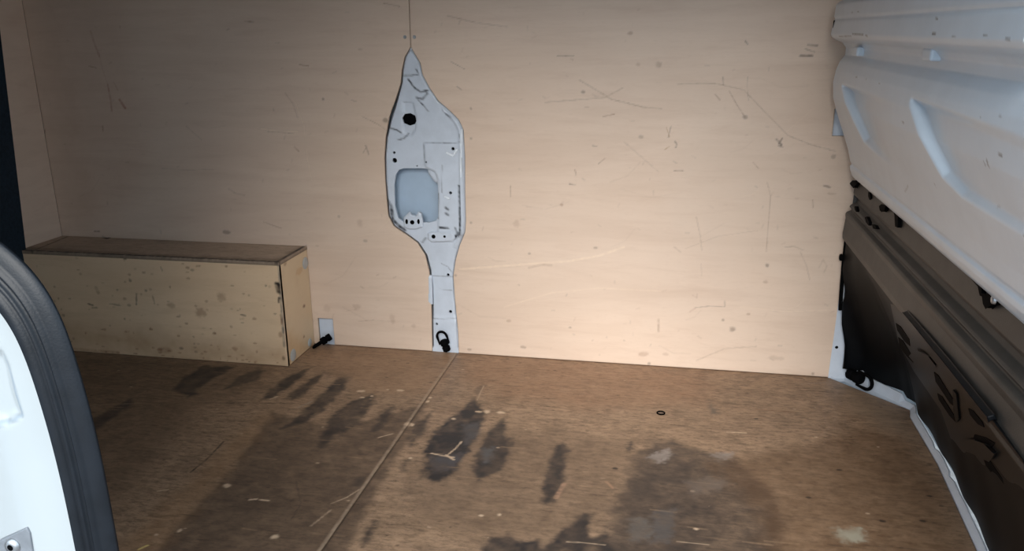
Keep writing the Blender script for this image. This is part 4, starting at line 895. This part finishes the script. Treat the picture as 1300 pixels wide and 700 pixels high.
for P in ([(-0.1294, 0.4684), (-0.1442, 0.4733), (-0.1656, 0.4654), (-0.1597, 0.4607), (-0.1417, 0.4621)], [(-0.2372, 0.4688), (-0.2571, 0.4749), (-0.2911, 0.4675), (-0.2884, 0.4587), (-0.2575, 0.4599)], [(-0.305, 0.469), (-0.3383, 0.4735), (-0.3612, 0.4692), (-0.3232, 0.4619)]):
    prism_x('hole', P, .3965, .006, M_BLACK, lin)
# zinc stud of the lower clip
sc = [(-0.9554, 0.5192)][0]
disc('stud', (sc[0], sc[1]), .006, .404, M_ZINC, lin, dome=-.004, axis='x', smooth_=True)

# moulded insert with louvre slots low on the lining (plane of the lower skin)
BN = np.array([-.336, 0, -.160]); BN /= np.linalg.norm(BN)
def skin_prism(name, pts, lift, th, mat, parent, bev=0.0):
    P = np.array(pts); n = len(P)
    v = np.concatenate([P+BN*lift, P+BN*(lift-th)])
    f = [tuple(range(n)), tuple(range(n, 2*n))[::-1]] + [(i, (i+1) % n, n+(i+1) % n, n+i) for i in range(n)]
    o = mesh_obj(name, v, f, mat, parent)
    if bev: add_bevel(o, bev, 3)
    return o
ins = skin_prism('louvre_panel', [(0.4166, -0.4563, 0.3459), (0.4063, -0.5314, 0.3674), (0.405, -0.6316, 0.3702), (0.4009, -0.8258, 0.3788), (0.3958, -1.035, 0.3895), (0.3979, -1.124, 0.3851), (0.4121, -1.161, 0.3552), (0.5462, -0.9277, 0.0736), (0.494, -0.8687, 0.1833), (0.5256, -0.5599, 0.1169), (0.4872, -0.584, 0.1976), (0.4879, -0.393, 0.1961), (0.474, -0.3312, 0.2252)], .002, .014, M_GLOSS, lin, .004)
for P in ([(0.4385, -0.4208, 0.2998), (0.432, -0.4777, 0.3135), (0.4339, -0.5336, 0.3096), (0.4456, -0.5034, 0.2849), (0.4515, -0.4455, 0.2726), (0.4489, -0.3995, 0.278)], [(0.4621, -0.3633, 0.2504), (0.4545, -0.4244, 0.2663), (0.4599, -0.477, 0.255), (0.471, -0.4493, 0.2316), (0.4771, -0.384, 0.2188), (0.4789, -0.3222, 0.2151)], [(0.4324, -0.6936, 0.3126), (0.4288, -0.7246, 0.3201), (0.4355, -0.7877, 0.3062), (0.4435, -0.7755, 0.2893), (0.4483, -0.7361, 0.2792), (0.4452, -0.668, 0.2858)], [(0.4631, -0.6293, 0.2483), (0.4565, -0.6732, 0.262), (0.4603, -0.7303, 0.2542), (0.4676, -0.7202, 0.2387), (0.4726, -0.675, 0.2283), (0.471, -0.6174, 0.2316)],
          [(0.4174, -0.8981, 0.3441), (0.4122, -0.9294, 0.355), (0.4117, -0.9671, 0.3562), (0.4152, -0.9653, 0.3488), (0.4221, -0.9258, 0.3343), (0.4234, -0.8908, 0.3315)], [(0.4433, -0.8653, 0.2898), (0.4262, -0.9473, 0.3257), (0.417, -1.001, 0.3451), (0.4277, -0.9675, 0.3226), (0.4466, -0.8774, 0.2827), (0.4529, -0.8366, 0.2696)], [(0.4609, -0.8591, 0.2529), (0.4517, -0.8982, 0.2721), (0.4525, -0.9531, 0.2704), (0.4619, -0.9483, 0.2507), (0.4671, -0.9146, 0.2398), (0.4678, -0.8571, 0.2384)]):
    skin_prism('slot', P, .0030, .010, M_BLACK, ins)
skin_prism('moulded_rib', [(0.4169, -0.8373, 0.3452), (0.4166, -0.8523, 0.3458), (0.4497, -0.783, 0.2763), (0.4622, -0.7414, 0.2501), (0.4528, -0.7526, 0.2698)], .005, .01, M_LOW, ins, .001)
skin_prism('moulded_rib', [(0.396, -0.6184, 0.389), (0.3948, -0.6624, 0.3917), (0.3919, -0.8674, 0.3977), (0.3917, -1.038, 0.3982), (0.3949, -1.037, 0.3914), (0.3982, -1.014, 0.3845), (0.4055, -0.814, 0.3693), (0.4084, -0.6112, 0.3631)], .007, .01, M_GLOSS, ins, .002)
skin_prism('moulded_rib', [(0.4839, -0.7166, 0.2046), (0.4519, -0.8456, 0.2716), (0.4302, -0.9505, 0.3173), (0.4266, -0.9867, 0.3248), (0.4443, -0.9323, 0.2876), (0.4703, -0.8041, 0.2331), (0.4894, -0.7154, 0.193)], .008, .012, M_GLOSS, ins, .003)
skin_prism('moulded_rib', [(0.4599, -0.477, 0.255), (0.4308, -0.605, 0.3161), (0.4133, -0.7281, 0.3527), (0.4129, -0.7629, 0.3537), (0.439, -0.6392, 0.2987), (0.4567, -0.5402, 0.2617)], .007, .012, M_GLOSS, ins, .003)

# ------------------------------------------------------------------ door pillar with rubber seal in the foreground
dp = thing('door_pillar', 'bright white door pillar with thick black rubber seal in the left foreground', 'pillar', (-0.62, -1.48, -0.1))
OUT_ = [(-0.8277, 0.7406), (-0.7299, 0.7403), (-0.6458, 0.736), (-0.5882, 0.728), (-0.5443, 0.7136), (-0.528, 0.7066), (-0.5157, 0.6976), (-0.5007, 0.6873), (-0.4876, 0.6751), (-0.4776, 0.6613), (-0.4706, 0.6348), (-0.4677, 0.6156), (-0.4655, 0.5884), (-0.4589, 0.544), (-0.4576, 0.4825), (-0.4567, 0.424), (-0.457, 0.36), (-0.4601, 0.2956)]
INN = [(-0.8483, 0.6867), (-0.7471, 0.6886), (-0.6679, 0.6863), (-0.6083, 0.6795), (-0.5661, 0.6682), (-0.5416, 0.6621), (-0.5259, 0.6503), (-0.5182, 0.6421), (-0.512, 0.6263), (-0.5098, 0.6122), (-0.5082, 0.602), (-0.5053, 0.5869), (-0.5027, 0.5624), (-0.4995, 0.5405), (-0.496, 0.4875), (-0.4949, 0.4176), (-0.4951, 0.3545), (-0.4967, 0.2896)]
def resamp(P, n):
    P = np.array(P); d = np.concatenate([[0], np.cumsum(np.linalg.norm(np.diff(P, axis=0), axis=1))]); t = np.linspace(0, d[-1], n)
    # smooth spline through the points
    Q = np.stack([np.interp(t, d, P[:, 0]), np.interp(t, d, P[:, 1])], 1)
    for _ in range(220): Q[1:-1] = (Q[:-2]+2*Q[1:-1]+Q[2:])/4
    return Q
NO = 240
O_ = resamp(OUT_, NO); I_ = resamp(INN, NO)
YP = -1.5
SEAL = [(-.06, .006), (-.02, -.001), (.04, -.007), (.16, -.012), (.28, -.0125), (.36, -.010), (.42, -.007), (.46, -.011), (.50, -.0135), (.54, -.011), (.57, -.007), (.61, -.010), (.66, -.0105), (.70, -.007), (.76, -.006), (.84, -.005), (.92, -.003), (.98, -.001), (1.0, .001), (.6, .007), (.2, .018)]
v = []; f = []; m = len(SEAL)
for i in range(NO):
    for (t, h) in SEAL:
        q = I_[i] + (O_[i]-I_[i])*t; v.append((q[0], YP+h, q[1]))
for i in range(NO-1):
    for k in range(m-1): f.append((i*m+k, i*m+k+1, (i+1)*m+k+1, (i+1)*m+k))
mesh_obj('rubber_seal', v, f, M_RUBBER, dp, smooth=True)
# white body: pressed face left of the seal, with a shallow channel and a recess
left = np.stack([np.full(NO, -.90), np.linspace(I_[0][1]-.004, I_[-1][1], NO)], 1)
tt = np.linspace(0, 1, 170)**1.5
v = []
REC = [(-0.5585, 0.6041), (-0.5351, 0.6008), (-0.5318, 0.5885), (-0.5318, 0.5637), (-0.5284, 0.5438), (-0.5451, 0.5335), (-0.5743, 0.5346)]
for i in range(NO):
    for t in tt:
        q = I_[i]*(1-t) + left[i]*t; v.append((q[0], YP, q[1]))
V = np.array(v); P2 = V[:, [0, 2]]
nrm = np.linalg.norm(I_[:, None, :].repeat(1, 1)[0] - P2[:1], axis=1)
dI = dist_line(P2, I_)
V[:, 1] += .006*smooth(.004, .0, dI) + .010*smooth(.03, .11, dI)
V[:, 1] += .005*smooth(.004, -.008, sdf_poly(P2, REC))
pt = Paint(P2)
pt.line([(-0.5348, 0.5953), (-0.531, 0.578), (-0.5276, 0.5438), (-0.543, 0.5359), (-0.5547, 0.5319)], .0026, (120, 135, 150), .6, rough=0)  # grey-blue line paints shade along the right and lower recess edge
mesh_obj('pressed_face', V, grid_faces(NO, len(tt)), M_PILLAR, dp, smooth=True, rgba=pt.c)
sp = [(-0.5822, 0.4132), (-0.5455, 0.4338), (-0.5434, 0.4284), (-0.5449, 0.3974), (-0.5878, 0.3877)]
v = [(p[0], YP-.0005, p[1]) for p in sp] + [(p[0], YP+.013, p[1]) for p in sp]; n = len(sp)
o = mesh_obj('striker_plate', v, [tuple(range(n)), tuple(range(n, 2*n))[::-1]] + [(i, n+i, n+(i+1) % n, (i+1) % n) for i in range(n)], M_PLATE, dp); add_bevel(o, .001)
sc = [(-0.5635, 0.4131)][0]
so = disc('screw', sc, .0075, YP-.0008, M_ZINC, o, dome=.003, smooth_=True)
disc('screw_socket', sc, .003, YP-.0039, M_BLACK, o, dome=.0002)

# ------------------------------------------------------------------ small things on the floor
sw = [(-0.0034, -0.2774)][0]
ft = thing('floor_screw', 'small flat screw washer set in the floor in front of the right plywood sheet', 'screw', (sw[0], sw[1], 0.0))
M_RUST = plain_mat('worn_brown_steel', (0.16, 0.11, 0.08), 0.5, 0.4, mott=0.2, scale=200)
mesh_obj('washer', *tube([(sw[0]+.0085*math.cos(t), sw[1]+.0085*math.sin(t), .0008) for t in np.linspace(0, 2*math.pi, 24, endpoint=False)], .0018, 8, True), M_BLACK, ft, smooth=True)
a = np.linspace(0, 2*math.pi, 18, endpoint=False)
mesh_obj('head', [(sw[0]+.006*math.cos(t), sw[1]+.006*math.sin(t), .0002) for t in a] + [(sw[0]+.004*math.cos(t), sw[1]+.004*math.sin(t), .0015) for t in a], [(i, (i+1) % 18, 18+(i+1) % 18, 18+i) for i in range(18)] + [tuple(range(18, 36))], M_RUST, ft)
